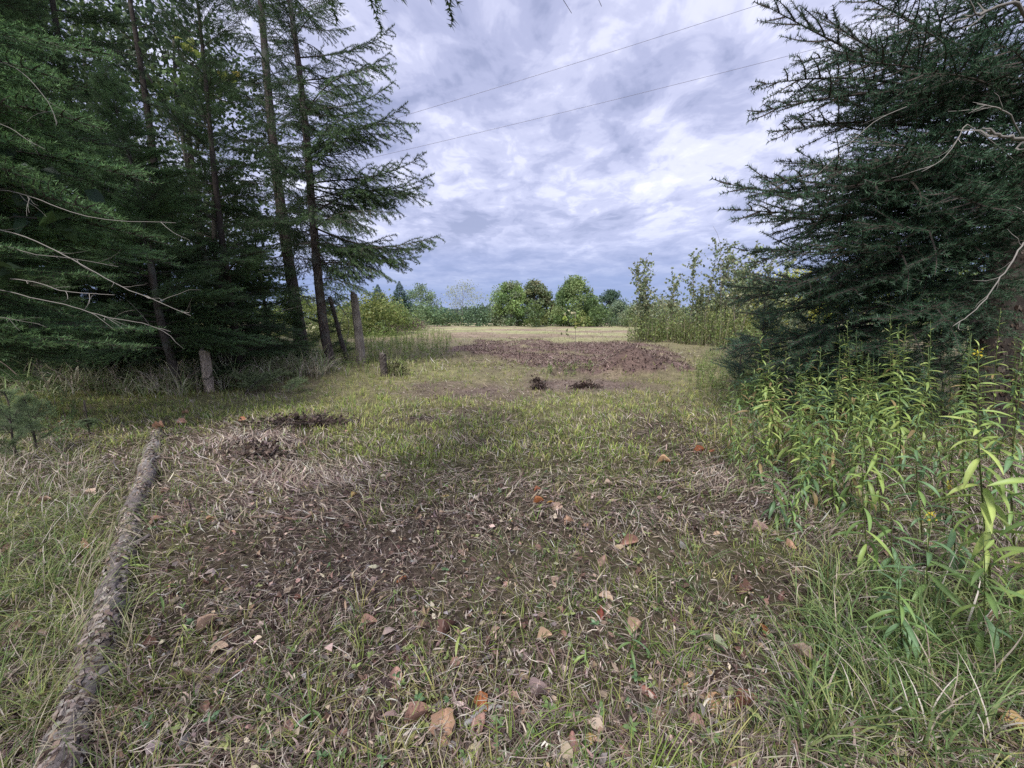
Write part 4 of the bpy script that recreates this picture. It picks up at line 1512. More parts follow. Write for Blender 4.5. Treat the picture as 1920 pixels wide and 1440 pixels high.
# ------------------------------------------------------------------ aspen saplings and thicket
def sapling(label, px, Y, top, r, nleaf, leaf, cols, nst=1, bend=0.0, low=.2, bush=0, group=None, stemcol=(0.221, 0.195, 0.143), sway=0.12):
    base = farbase(px, Y)
    H = hgt(top, Y, base)
    o = link('aspen_sapling', None, None, base)
    tag(o, label, 'young tree', group)
    bs, bl = MB(), MB()
    for k in range(nst):
        h = H * (1 if k == 0 else R.uniform(.55, .95))
        a = R.uniform(0, 6.28)
        n = 9
        t = np.linspace(0, 1, n)
        off = (0 if k == 0 else r * 1.1)
        P = np.stack([off * math.cos(a) * t ** .8 + bend * H * t ** 2 + R.normal() * sway * t * h * .3 + .02 * h * np.sin(t * 6 + a), off * math.sin(a) * t ** .8, h * t], -1)
        bs.add(*tube(P, (.0055 * H + .006) * (1 - .85 * t), 5, stemcol), 0, True)
        nb = int(nleaf * 1.6 / nst / 7)
        s = R.uniform(low, 1, nb)
        q0 = np.stack([np.interp(s, t, P[:, i]) for i in range(3)], -1)
        aa = R.uniform(0, 6.28, nb)
        ln = 1.35 * r * (1.1 - s * .6) * R.uniform(.4, 1.1, nb)
        q1 = q0 + np.stack([np.cos(aa) * ln, np.sin(aa) * ln, ln * R.uniform(.3, 1.1, nb)], -1)
        bs.add(*twigs(q0, q1, .006, .003, stemcol), 0)
        u = R.rand(nb * 7)
        Q = np.repeat(q0, 7, 0) * (1 - u[:, None]) + np.repeat(q1, 7, 0) * u[:, None]
        D = rdir(nb * 7, -.9)
        bl.add(*cards(Q, D, rdir(nb * 7, .2), leaf * R.uniform(.6, 1.2, nb * 7), leaf * .85 * R.uniform(.6, 1.1, nb * 7), vary(pick(cols, nb * 7), nb * 7, .2)))
    if bush:
        a = R.uniform(0, 6.28, bush)
        rr = r * 1.5 * np.sqrt(R.rand(bush))
        b0 = np.stack([rr * np.cos(a), rr * np.sin(a), np.zeros(bush)], -1)
        hh = H * R.uniform(.15, .42, bush)
        b1 = b0 + np.stack([R.normal(size=bush) * .12, R.normal(size=bush) * .12, hh], -1)
        bs.add(*twigs(b0, b1, .012, .005, vary((0.208, 0.195, 0.117), bush, .2)), 0)
        m = bush * 16
        u = R.uniform(.12, 1, m)
        Q = np.repeat(b0, 16, 0) * (1 - u[:, None]) + np.repeat(b1, 16, 0) * u[:, None] + R.normal(size=(m, 3)) * .07
        bl.add(*cards(Q, rdir(m, .8), rdir(m, .6), leaf * .95 * R.uniform(.6, 1.3, m), leaf * .38, vary(pick([(0.221, 0.286, 0.091), (0.299, 0.351, 0.117), (0.169, 0.234, 0.078)], m), m, .2)))
    link('stem', bs.mesh('stem', [M_TWIG]), o)
    link('foliage', bl.mesh('foliage', [M_LEAF]), o)


ASP = [(.24, .30, .17), (.33, .38, .22), (.18, .23, .12), (.40, .42, .22)]
sapling('tall lone aspen sapling with dancing leaves, leftmost of the thicket', 1212, 23, 484, .75, 760, .155, ASP, 3, 0, .32, 90)
for px, Y, top, r, nl, ns, bu, bend, lab in [
    (1262, 23, 515, .7, 340, 2, 60, 0, 'shorter aspen sapling right of the lone one'),
    (1292, 22, 478, .75, 520, 2, 70, 0, 'slim aspen sapling above the dark brush heap'),
    (1325, 21, 452, .8, 620, 3, 80, .02, 'tallest aspen sapling in the middle of the thicket'),
    (1362, 20, 462, .8, 560, 3, 60, -.03, 'aspen sapling leaning left over the thicket'),
    (1392, 19, 458, .75, 520, 2, 50, .03, 'aspen sapling with bare lower stems near the right end'),
    (1425, 18, 472, .75, 460, 3, 40, .05, 'aspen sapling leaning right towards the big spruce'),
    (1462, 17, 490, .7, 380, 2, 30, .04, 'aspen sapling whose top mingles with the spruce boughs'),
    (1235, 25, 560, .8, 200, 2, 90, 0, 'low leafy aspen shoots right of the lone sapling'),
    (1500, 15, 540, .6, 260, 3, 20, .05, 'low thin aspen in front of the yellow tree'),
]:
    sapling(lab, px, Y, top, r, nl, .145, ASP, ns, bend, .38, bu)
# a bare whip above the thicket
b = MB()
q = np.array([at(px, py, 20) for px, py in [(1352, 480), (1350, 455), (1345, 438), (1337, 424)]])
b.add(*tube(np.concatenate([[farbase(1356, 20)], q]), [.02, .012, .009, .007, .004], 4, (0.208, 0.182, 0.156)))
tag(link('bare_sapling', b.mesh('bare sapling', [M_TWIG])), 'single bare whip sticking out above the aspen thicket', 'young tree')

# thin young trees in the field
def thin_sapling(label, px, py, top, leaves):
    g = G(px, py)
    H = at(px, top, g[1])[2] - g[2]
    o = link('maple_sapling', None, None, g)
    tag(o, label, 'young tree')
    b = MB()
    t = np.linspace(0, 1, 8)
    P = np.stack([.02 * np.sin(t * 5) + .03 * t, 0 * t, H * t - .03], -1)
    b.add(*tube(P, .013 * (1 - .6 * t), 5, (0.260, 0.221, 0.182)), 0, True)
    for s, dx in [(.55, -.3), (.7, .2), (.98, -.2), (.93, -.25)]:
        q = np.array([np.interp(s, t, P[:, i]) for i in range(3)])
        b.add(*twigs([q], [q + [dx, 0, .05 * abs(dx)]], .006, .003, (0.260, 0.221, 0.182)), 0)
    link('stem', b.mesh('stem', [M_TWIG]), o)
    b = MB()
    for (dx, s, n, c) in leaves:
        Pq = np.array([dx, 0, H * s]) + R.normal(size=(n, 3)) * [.07, .05, .05]
        b.add(*cards(Pq, rdir(n, -1), rdir(n) + [0, -1.5, 0], .10 * R.uniform(.7, 1.2, n), .08, vary([c], n, .1), .1))
    link('foliage', b.mesh('foliage', [M_LEAF]), o)


thin_sapling('thin young maple with a few leaves standing alone before the tilled soil', 1076, 690, 583,
             [(-.22, .97, 5, (0.650, 0.598, 0.364)), (-.28, .88, 6, (0.338, 0.429, 0.078)), (.05, .74, 4, (0.312, 0.325, 0.091)), (-.3, .64, 5, (0.156, 0.169, 0.078)), (.2, .72, 3, (0.208, 0.221, 0.104)), (.03, .92, 4, (0.286, 0.364, 0.091))])
thin_sapling('short bare sapling at the left foot of the aspen thicket', 1183, 634, 600, [(.0, .9, 3, (0.260, 0.286, 0.130))])
# ------------------------------------------------------------------ stumps, snags and logs
def stem_thing(name, label, cat, pts, rads, mat, sides=14, splinter=0.0, col=(1, 1, 1), rings=26, rough=.16, extra=None, flare=True):
    pts = np.array(pts, float)
    t = np.linspace(0, 1, len(pts))
    tt = np.linspace(0, 1, rings)
    P = np.stack([np.interp(tt, t, pts[:, i]) for i in range(3)], -1)
    r = np.interp(tt, t, rads)
    base = P[0].copy()
    P = P - base
    V, T, C = tube(P, r, sides, col, True, rough)
    o = link(name, None, None, base)
    tag(o, label, cat)
    b = MB()
    b.add(V, T, C, 0, False)
    link('bark', b.mesh('bark', [mat]), o)
    if splinter:
        n = 16
        a = np.arange(n) / n * 6.283
        e = P[-1] + np.stack([np.cos(a), np.sin(a), 0 * a], -1) * r[-1] * .8
        b2 = MB()
        hh = splinter * R.uniform(.1, 1, n) * (1 + np.cos(a + 2.3)) * .6
        V = np.concatenate([e + np.stack([-np.sin(a), np.cos(a), 0 * a], -1) * r[-1] * .26 - [0, 0, .03], e - np.stack([-np.sin(a), np.cos(a), 0 * a], -1) * r[-1] * .26 - [0, 0, .03],
                            e * [.6, .6, 1] + P[-1] * [.4, .4, 0] - [0, 0, .02], e + np.stack([0 * a, 0 * a, hh + .01], -1)])
        i = np.arange(n)
        T = np.concatenate([np.stack([i, i + n, i + 3 * n], -1), np.stack([i + n, i + 2 * n, i + 3 * n], -1), np.stack([i + 2 * n, i, i + 3 * n], -1)])
        b2.add(V, T, vary((1.7, 1.5, 1.25), len(V), .12), 0)
        link('broken_top', b2.mesh('broken top', [M_SNAG]), o)
    return o, P, r


def upright(name, label, cat, px, py, topx, topy, r0, r1, mat, splinter, mid=None, **k):
    g = G(px, py)
    t = at(topx, topy, g[1])
    pts = [g - [0, 0, .12], g]
    if mid:
        pts += [at(mx, my, g[1]) for mx, my in mid]
    pts.append(t)
    rr = np.linspace(r0, r1, len(pts))
    rr[0] = r0 * 1.25
    return stem_thing(name, label, cat, pts, rr, mat, splinter=splinter, **k), g


upright('tree_stump', 'short pale broken stump standing before the dark firs at the left', 'stump', 393, 735, 383, 657, .098, .09, M_SNAG, .16, rough=.2, col=(1.7, 1.6, 1.5))
upright('tree_stump', 'small dark rotten stump right of the grey snags', 'stump', 721, 706, 717, 664, .10, .085, M_BARK, .14, rough=.3)
(sn, sP, sr), sg = upright('dead_snag', 'tall grey broken snag with peeling wood right of the slim spruce', 'dead tree', 678, 683, 663, 552, .165, .11, M_SNAG, .22, mid=[(673, 630), (668, 590)])
upright('dead_snag', 'leaning dark dead trunk between the slim spruce and the grey snag', 'dead tree', 652, 680, 618, 556, .095, .06, M_BARK, .0, mid=[(640, 640), (630, 600)])


def stick(name, label, cat, pts, r0, r1, mat=None, col=(.22, .20, .175), side=5, twigs_n=0, tl=.25):
    pts = np.array(pts, float)
    t = np.linspace(0, 1, len(pts))
    tt = np.linspace(0, 1, len(pts) * 4)
    P = np.stack([np.interp(tt, t, pts[:, i]) for i in range(3)], -1)
    # soften the corners
    for _ in range(3):
        P[1:-1] = (P[:-2] + P[1:-1] * 2 + P[2:]) / 4
    P[1:-1] += R.normal(size=(len(P) - 2, 3)) * r0 * .35
    base = P[0].copy()
    P -= base
    b = MB()
    b.add(*tube(P, np.linspace(r0, r1, len(P)), side, col if mat is None else (1, 1, 1), True, .2), 0, True)
    for k in range(twigs_n):
        i = R.randint(1, len(P) - 1)
        d = unit(P[min(i + 1, len(P) - 1)] - P[i - 1] + rdir(1)[0] * np.linalg.norm(P[i + 1 - 1] - P[i - 1]) * 1.4)
        d = unit(d)
        L = tl * R.uniform(.4, 1.2)
        q = [P[i]]
        for j in range(4):
            d = unit(d + R.normal(size=3) * .2)
            q.append(q[-1] + d * L / 4)
        b.add(*tube(q, np.linspace(r0 * .45, r1 * .4, 5), 3, col if mat is None else (1, 1, 1)), 0)
    o = link(name, b.mesh(name, [mat or M_TWIG]), None, base)
    tag(o, label, cat)
    return o


# bare twigs hanging round the snag
for pts, Y, lab in [([(612, 560), (640, 575), (655, 600), (652, 640), (640, 690)], 13.0, 'long pale bare branch curving down between the spruce and the snag'),
                    ([(668, 590), (648, 585), (640, 600), (636, 630)], 13.6, 'short pale twig hooked on the side of the grey snag'),
                    ([(480, 590), (540, 582), (600, 560), (612, 558)], 12.6, 'thin bare branch stretching left from the slim spruce trunk')]:
    P = [at(px, py, Y) for px, py in pts]
    stick('bare_branch', lab, 'branch', P, .016, .006, col=(.30, .28, .25), twigs_n=5, tl=.5)

# pale bare branches at the left
start = F2.pt(2.2)
for pts, Y0, Y1, r, lab in [
    ([(-190, 330), (0, 352), (70, 372), (130, 398), (200, 414), (330, 418)], 4.4, 3.6, .010, 'uppermost pale bare branch sweeping in at the left edge'),
    ([(-190, 400), (0, 424), (90, 462), (160, 500), (230, 540), (290, 562), (358, 592)], 4.4, 3.5, .011, 'long bare branch running down across the left firs'),
    ([(-190, 430), (0, 455), (60, 478), (130, 483), (222, 500)], 4.4, 3.6, .009, 'short bare branch just below the long one at the left'),
    ([(-190, 500), (0, 520), (70, 528), (110, 545), (160, 550), (215, 553)], 4.4, 3.5, .010, 'forked pale bare branch pointing right in the dark at the left'),
    ([(-190, 520), (0, 540), (55, 558), (130, 572), (200, 596), (260, 604), (320, 622)], 4.4, 3.4, .010, 'lowest long bare branch drooping over the lit fir bough'),
    ([(-190, 575), (0, 594), (30, 600), (75, 608)], 4.4, 3.8, .007, 'short pale twig at the left edge under the long bare branches'),
    ([(-190, 60), (0, 105), (60, 150), (100, 205), (106, 235)], 4.4, 3.9, .007, 'thin bare twig curving down high at the left edge'),
    ([(-190, 170), (0, 225), (50, 262), (85, 280)], 4.4, 3.9, .007, 'thin bare twig below the curved one high at the left edge'),
]:
    n = len(pts)
    P = [at(px, py, Y0 + (Y1 - Y0) * i / (n - 1)) for i, (px, py) in enumerate(pts)]
    P[0] = F2.pt(max(.3, P[0][2]))
    stick('bare_branch', lab, 'branch', P, r * .62, r * .2, col=(.22, .20, .175), twigs_n=9, tl=.3)

# pale dead branches at the right
for pts, Y, r, lab in [
    ([(2120, 330), (1960, 268), (1920, 262), (1885, 256), (1850, 246)], 3.0, .030, 'thick pale broken branch end poking in at the right edge'),
    ([(2060, -30), (1920, 0), (1870, 12), (1835, 26), (1815, 30)], 3.6, .026, 'pale dead branch crossing the top right corner'),
    ([(1990, 380), (1920, 452), (1893, 500), (1868, 528), (1850, 560), (1820, 590), (1786, 612)], 3.6, .013, 'forked grey branch curving down in front of the big right trunk'),
    ([(1960, 240), (1900, 215), (1865, 200), (1832, 195)], 3.9, .014, 'grey bare branch arching left from the right trunk'),
    ([(1870, 235), (1812, 222), (1800, 255), (1770, 300), (1728, 322)], 3.9, .010, 'thin crooked dead branch hanging in the middle of the big right spruce'),
    ([(1700, 200), (1640, 225), (1560, 300), (1510, 350)], 4.0, .006, 'straight thin twig slanting down left through the big right spruce'),
]:
    P = [at(px, py, Y) for px, py in pts]
    P[0] = R1.pt(min(14, max(.3, P[0][2]))) if pts[0][0] > 1800 else P[0]
    stick('bare_branch', lab, 'branch', P, r * .6, r * .25, col=(.24, .22, .19), twigs_n=6, tl=.25)

# the fallen log
LP = [(115, 1500), (150, 1330), (188, 1200), (228, 1060), (252, 960), (280, 880), (296, 815)]
LR = [.060, .058, .058, .060, .062, .064, .064]
gp = [G(px, min(py, 1439)) if py < 1440 else None for px, py in LP]
gp[0] = gp[1] + (gp[1] - gp[2]) * 1.1
gp[0][2] = float(height(gp[0][0], gp[0][1]))
pts = [g_ + [0, 0, LR[i] * .42] for i, g_ in enumerate(gp)]
tt = np.linspace(0, 1, 60)
P = np.stack([np.interp(tt, np.linspace(0, 1, 7), np.array(pts)[:, i]) for i in range(3)], -1)
for _ in range(12):
    P[1:-1] = (P[:-2] + P[1:-1] * 2 + P[2:]) / 4
P[:, 0] += (fbm(tt * 9, tt * 0, 411) - .5) * .05
P[:, 2] += (fbm(tt * 8, tt * 0 + 4, 412) - .5) * .04
rr = np.interp(tt, np.linspace(0, 1, 7), LR) * (.85 + .35 * fbm(tt * 14, tt * 0 + 9, 413))
base = P[0].copy()
V, T, C = tube(P - base, rr, 28, (1, 1, 1), True, .0)
ang = np.tile(np.arange(28), 60)
ln = np.repeat(np.arange(60), 28)
dsp = (fbm(ang * .55, ln * .5, 401) - .5) * .040 + (fbm(ang * 1.7, ln * 1.9, 402, 2) - .5) * .034
cen = np.repeat(P - base, 28, 0)
V[:-2] = cen + (V[:-2] - cen) * (1 + dsp / np.repeat(rr, 28))[:, None]
log = link('fallen_log', None, None, base)
tag(log, 'long grey fallen log lying half sunk in the grass at the left', 'log')
b = MB()
b.add(V, T, C, 0, True)
link('bark', b.mesh('log bark', [M_BARKD]), log)
b = MB()
e, dE = P[-1] - base, unit(P[-1] - P[-3])
n = 34
a = R.uniform(0, 6.28, n)
u1 = unit(np.cross(dE, [0, 0, 1.0])); u2 = np.cross(u1, dE)
q0 = e + (u1[None] * np.cos(a)[:, None] + u2[None] * np.sin(a)[:, None]) * (rr[-1] * R.uniform(.2, 1, n))[:, None] - dE * .03
q1 = q0 + (dE[None] + rdir(n) * .25) * R.uniform(.05, .22, n)[:, None]
b.add(*twigs(q0, q1, .012, .002, vary((.95, .50, .36), n, .2)), 0)
link('splintered_end', b.mesh('splintered end', [M_SNAG]), log)
P0_ = P.copy()
for i, sgn, L in [(12, 1, .05), (22, -1, .04), (31, 1, .09), (41, -1, .03), (50, 1, .04)]:
    b = MB()
    p = P[i] - base
    d = unit(u1 * sgn + [0, 0, .5])
    b.add(*tube([p, p + d * (rr[i] + L * .4), p + d * (rr[i] + L)], [.020, .014, .010], 6, (.9, .9, .9)), 0, True)
    link('branch_stub', b.mesh('branch stub', [M_BARKD]), log)

# loose plates of bark
def plates(P, rad, n, size, cols, k0=0.0, k1=1.0):
    P, rad = np.asarray(P), np.asarray(rad)
    tg = unit(np.gradient(P, axis=0))
    f = R.uniform(k0, k1, n) * (len(P) - 1)
    i = f.astype(int).clip(0, len(P) - 2)
    w = (f - i)[:, None]
    c = P[i] * (1 - w) + P[i + 1] * w
    r = rad[i] * (1 - w[:, 0]) + rad[i + 1] * w[:, 0]
    d = tg[i]
    nrm = rdir(n)
    nrm = unit(nrm - d * (nrm * d).sum(1)[:, None])
    s = size * R.uniform(.5, 1.5, n)
    dd = unit(d + rdir(n) * .5)
    dd = unit(dd - nrm * (dd * nrm).sum(1)[:, None] + nrm * .10)
    return cards(c + nrm * (r * 1.02 + .001)[:, None] - dd * s[:, None] * .4, dd, nrm, s, s * R.uniform(.25, .6, n), vary(pick(cols, n), n, .15), -.12)


GREYS = [(.33, .28, .245), (.22, .18, .155), (.13, .10, .085), (.42, .37, .33), (.29, .22, .175), (.07, .052, .044)]
bb = MB()
bb.add(*plates(P - base, rr * 1.04, 4200, .042, GREYS))
tag(link('bark_flakes', bb.mesh('bark flakes', [M_DRY]), log), kind='stuff')
for tr_, nn, zt, gs_ in ((R1, 3800, 5.0, [(c_[0] * .42, c_[1] * .40, c_[2] * .38) for c_ in GREYS]), (pairB, 2600, 8.0, [(c_[0] * .7, c_[1] * .66, c_[2] * .62) for c_ in GREYS]), (pairA, 2400, 8.0, [(c_[0] * .6, c_[1] * .56, c_[2] * .52) for c_ in GREYS])):
    zz_ = np.linspace(0, zt, 30)
    bb = MB()
    bb.add(*plates(np.array([tr_.pt(z_) for z_ in zz_]) - tr_.base, np.array([tr_.rad(z_) for z_ in zz_]), nn, .05, gs_))
    tag(link('bark_flakes', bb.mesh('bark flakes', [M_DRY]), tr_.o), kind='stuff')

# dry grass fallen over the log and standing along it
n = 900
i_ = R.randint(0, 58, n)
sg_ = R.choice([-1, 1], n)
bp = P[i_] + u1[None] * (sg_ * (rr[i_] + R.uniform(.0, .10, n)))[:, None]
bp[:, 2] = height(bp[:, 0], bp[:, 1])
ax_ = math.atan2(u1[1], u1[0]) + np.where(sg_ > 0, math.pi, 0) + R.normal(size=n) * .9
cc_ = vary(pick([(.44, .38, .26), (.30, .33, .14), (.20, .26, .09), (.55, .48, .34)], n), n, .15)
stuff('log_side_grass', 'dry and green grass leaning against and over the fallen log', [
    blades(bp, ax_, R.uniform(.10, .30, n), .0035, R.uniform(.1, .8, n), R.uniform(.4, 1.8, n), R.normal(size=n) * .5, 5, cc_ * .8, cc_)], [M_GRASS])

# other sticks
for pts, r, col, lab in [
    ([(640, 1262), (0, 0)], 0, 0, ''),
    ([(408, 893), (470, 882), (545, 868)], .016, (.10, .08, .07), 'dark rotten stick under the litter hump left of the middle'),
    ([(470, 975), (520, 972), (560, 982), (600, 966)], .012, (.20, .13, .10), 'crooked reddish stick on the brown litter'),
    ([(400, 990), (450, 962), (520, 940), (600, 925)], .016, (.12, .10, .08), 'long dark stick lying towards the middle from the log'),
    ([(445, 832), (520, 800), (600, 783), (630, 778)], .013, (.17, .145, .12), 'long thin grey stick beside the bark litter beyond the log'),
    ([(300, 822), (350, 812), (400, 790)], .010, (.20, .17, .14), 'short grey stick by the broken end of the log'),
    ([(1172, 836), (1215, 850), (1262, 868)], .013, (.16, .13, .11), 'grey stick on the ground right of the middle'),
    ([(1300, 970), (1370, 978), (1450, 1000)], .013, (.09, .075, .065), 'dark stick under the goldenrod edge'),
    ([(1420, 960), (1455, 985), (1500, 1010), (1520, 1030)], .009, (.27, .235, .20), 'pale thin stick pointing down right below the goldenrod'),
    ([(872, 1375), (893, 1345), (925, 1333), (940, 1336)], .010, (.30, .29, .28), 'short lichen-grey stick lying among brown leaves at the bottom'),
    ([(60, 1290), (130, 1270), (190, 1245), (250, 1220)], .006, (.32, .29, .25), 'thin pale twig across the near part of the log'),
    ([(200, 1250), (225, 1180), (245, 1130), (250, 1100)], .006, (.34, .31, .26), 'thin pale twig leaning on the right side of the log'),
    ([(90, 1165), (160, 1162), (190, 1172), (215, 1170)], .008, (.30, .27, .24), 'knobbly grey twig lying over the log'),
    ([(1405, 1165), (1425, 1205), (1450, 1245), (1470, 1290)], .006, (.33, .30, .26), 'thin curved pale twig left of the small bluish plant'),
    ([(1555, 1215), (1590, 1165), (1580, 1120)], .008, (.30, .28, .25), 'lichen-covered twig beside the small bluish plant'),
    ([(30, 900), (110, 960), (160, 1010)], .007, (.20, .17, .15), 'bare twig in the grass left of the log'),
    ([(700, 842), (740, 838), (800, 836)], .008, (.16, .13, .10), 'dark twig lying flat in the middle of the clearing'),
    ([(1225, 907), (1290, 900), (1330, 915)], .006, (.24, .2, .17), 'slim twig among the dry grass right of the middle'),
]:
    if not r:
        continue
    P_ = [G(px, py) + [0, 0, r * .8 + .012] for px, py in pts]
    stick('stick', lab, 'stick', P_, r, r * .6, col=col, side=6, twigs_n=1 if r > .007 else 0, tl=.12)

# brush heaps
def heap(name, label, cat, px, py, wd, dp, hh, n, r, cols, low=0.0):
    g = G(px, py)
    x = R.normal(size=n) * wd * .4
    y = R.normal(size=n) * dp * .4
    env = hh * np.exp(-(x / wd) ** 2 - (y / dp) ** 2)
    z = env * R.rand(n) ** .7
    p = np.stack([x, y, z], -1)
    d = rdir(n) * [1, 1, .45]
    L = R.uniform(.3, 1.0, n)[:, None] * wd * .35
    q = p + d * L
    q[:, 2] = np.maximum(q[:, 2], -.02)
    b = MB()
    b.add(*twigs(p, q, r * R.uniform(.4, 1.3, n), r * .4, vary(pick(cols, n), n, .2)), 0)
    m = n
    b.add(*cards(p[R.randint(0, n, m)] + R.normal(size=(m, 3)) * .05, rdir(m), rdir(m, .6), r * 9, r * 5, vary(pick(cols, m), m, .25), .2), 0)
    o = link(name, b.mesh(name, [M_DRY]), None, g)
    tag(o, label, cat)


heap('brush_heap', 'dark heap of torn brush at the foot of the aspen thicket', 'brush heap', 1300, 634, 2.6, 1.0, 1.0, 1500, .014, [(.06, .045, .042), (.10, .075, .065), (.17, .14, .12)])
heap('brush_heap', 'low heap of dead brush at the right end of the dark torn brush', 'brush heap', 1345, 633, 1.5, .8, .8, 700, .012, [(.11, .085, .075), (.2, .17, .14)])
heap('brush_heap', 'pinkish-brown brush heap beyond the lime-green bush on the left of the field', 'brush heap', 768, 620, 1.9, 1.0, 1.3, 900, .014, [(.20, .16, .13), (.28, .21, .18), (.11, .09, .08)])
heap('brush_heap', 'small heap of dead brush in front of the yellow-green bushes', 'brush heap', 728, 628, 1.4, .8, .9, 500, .012, [(.20, .16, .13), (.12, .10, .08)])
heap('root_clump', 'dark upturned root clump on the mown grass in the middle', 'root clump', 1012, 730, .20, .12, .13, 200, .006, [(.045, .032, .028), (.09, .07, .06)])
heap('root_clump', 'smaller dark root clump just behind the upturned one', 'root clump', 1006, 716, .13, .10, .08, 110, .006, [(.05, .035, .03), (.09, .07, .06)])
heap('root_clump', 'long low dark clump of turned soil right of the upturned one', 'root clump', 1095, 725, .42, .10, .06, 240, .006, [(.05, .035, .03), (.10, .075, .065)])
heap('brush_heap', 'matted brown hump of torn roots and bark beyond the log', 'brush heap', 485, 862, .34, .2, .13, 420, .006, [(.08, .06, .05), (.16, .12, .10), (.26, .21, .18)])
heap('brush_heap', 'long low mat of torn brush at the far left of the mown grass', 'brush heap', 570, 795, .8, .22, .06, 420, .007, [(.07, .05, .045), (.15, .12, .10)])
heap('brush_heap', 'small heap of dead twigs behind the small dark stump', 'brush heap', 742, 704, .4, .3, .35, 300, .007, [(.09, .09, .05), (.14, .15, .07)])

# the cut fir bough lying on the grass
g = G(500, 738)
o = link('cut_fir_bough', None, None, g + [0, 0, .02])
tag(o, 'pale green cut fir bough on the grass between short stump and slim spruce', 'branch')
PALE = [branch_mesh('pale fir bough', arch=.16, hang=-.1, cols=((.16, .22, .10), (.30, .36, .17)), zn=.14, flat=.5, wf=.40, s0=.03, nl=.03, nw=.007)]
for i, (px, py, tx, ty, dz) in enumerate([(460, 742, 562, 722, .10), (500, 738, 442, 722, .05), (540, 742, 580, 730, .05)]):
    p, t_ = G(px, py) + [0, 0, .05], G(tx, ty) + [0, 0, dz + .05]
    d = t_ - p
    L = np.linalg.norm(d)
    x = Vector(d / L); y = Vector((0, 0, 1)).cross(x).normalized(); z = x.cross(y)
    c = link('bough', PALE[0], o)
    s = L / 2
    c.matrix_local = Matrix.Translation(Vector(p - g - [0, 0, .02])) @ Matrix((x, y, z)).transposed().to_4x4() @ Matrix.Diagonal((s, max(s, .35), max(s, .45), 1))

# ------------------------------------------------------------------ goldenrod and other leafy plants
def lance(droop, w=.17, n=5, fold=.03, curl=0.0, tw=0.0):
    t = np.linspace(0, 1, n + 1)
    th = droop * t
    x = np.cumsum(np.concatenate([[0], np.cos(th[1:]) / n]))
    z = -np.cumsum(np.concatenate([[0], np.sin(th[1:]) / n]))
    wd = w * .5 * np.sin(np.pi * (t * .93 + .05)) ** .8
    wd[-1] = .004
    V = []
    for i in range(n + 1):
        sy, cy = math.sin(tw * t[i]), math.cos(tw * t[i])
        V += [[x[i], -wd[i] * cy, z[i] + fold * wd[i] / w * 3 - sy * wd[i]], [x[i], 0, z[i]], [x[i], wd[i] * cy, z[i] + fold * wd[i] / w * 3 + sy * wd[i]]]
    T = []
    for i in range(n):
        a = 3 * i
        T += [[a, a + 3, a + 4], [a, a + 4, a + 1], [a + 1, a + 4, a + 5], [a + 1, a + 5, a + 2]]
    return np.array(V), np.array(T)


LANCES = [lance(d, w, tw=tw) for d, w, tw in ((.5, .145, .3), (.9, .15, -.4), (1.4, .15, .5), (.2, .135, -.2), (1.9, .17, .8), (.7, .12, 0))]
LM = []
PALS = ((.21, .32, .10), (.31, .41, .115), (.17, .28, .13), (.41, .49, .15), (.34, .25, .12))
for V, T in LANCES:
    for c in PALS:
        b = MB()
        cc = np.tile(np.array(c), (len(V), 1))
        cc[1::3] *= 1.35
        b.add(V, T, cc, 0, True)
        LM.append(b.mesh('leaf', [M_LEAF]))


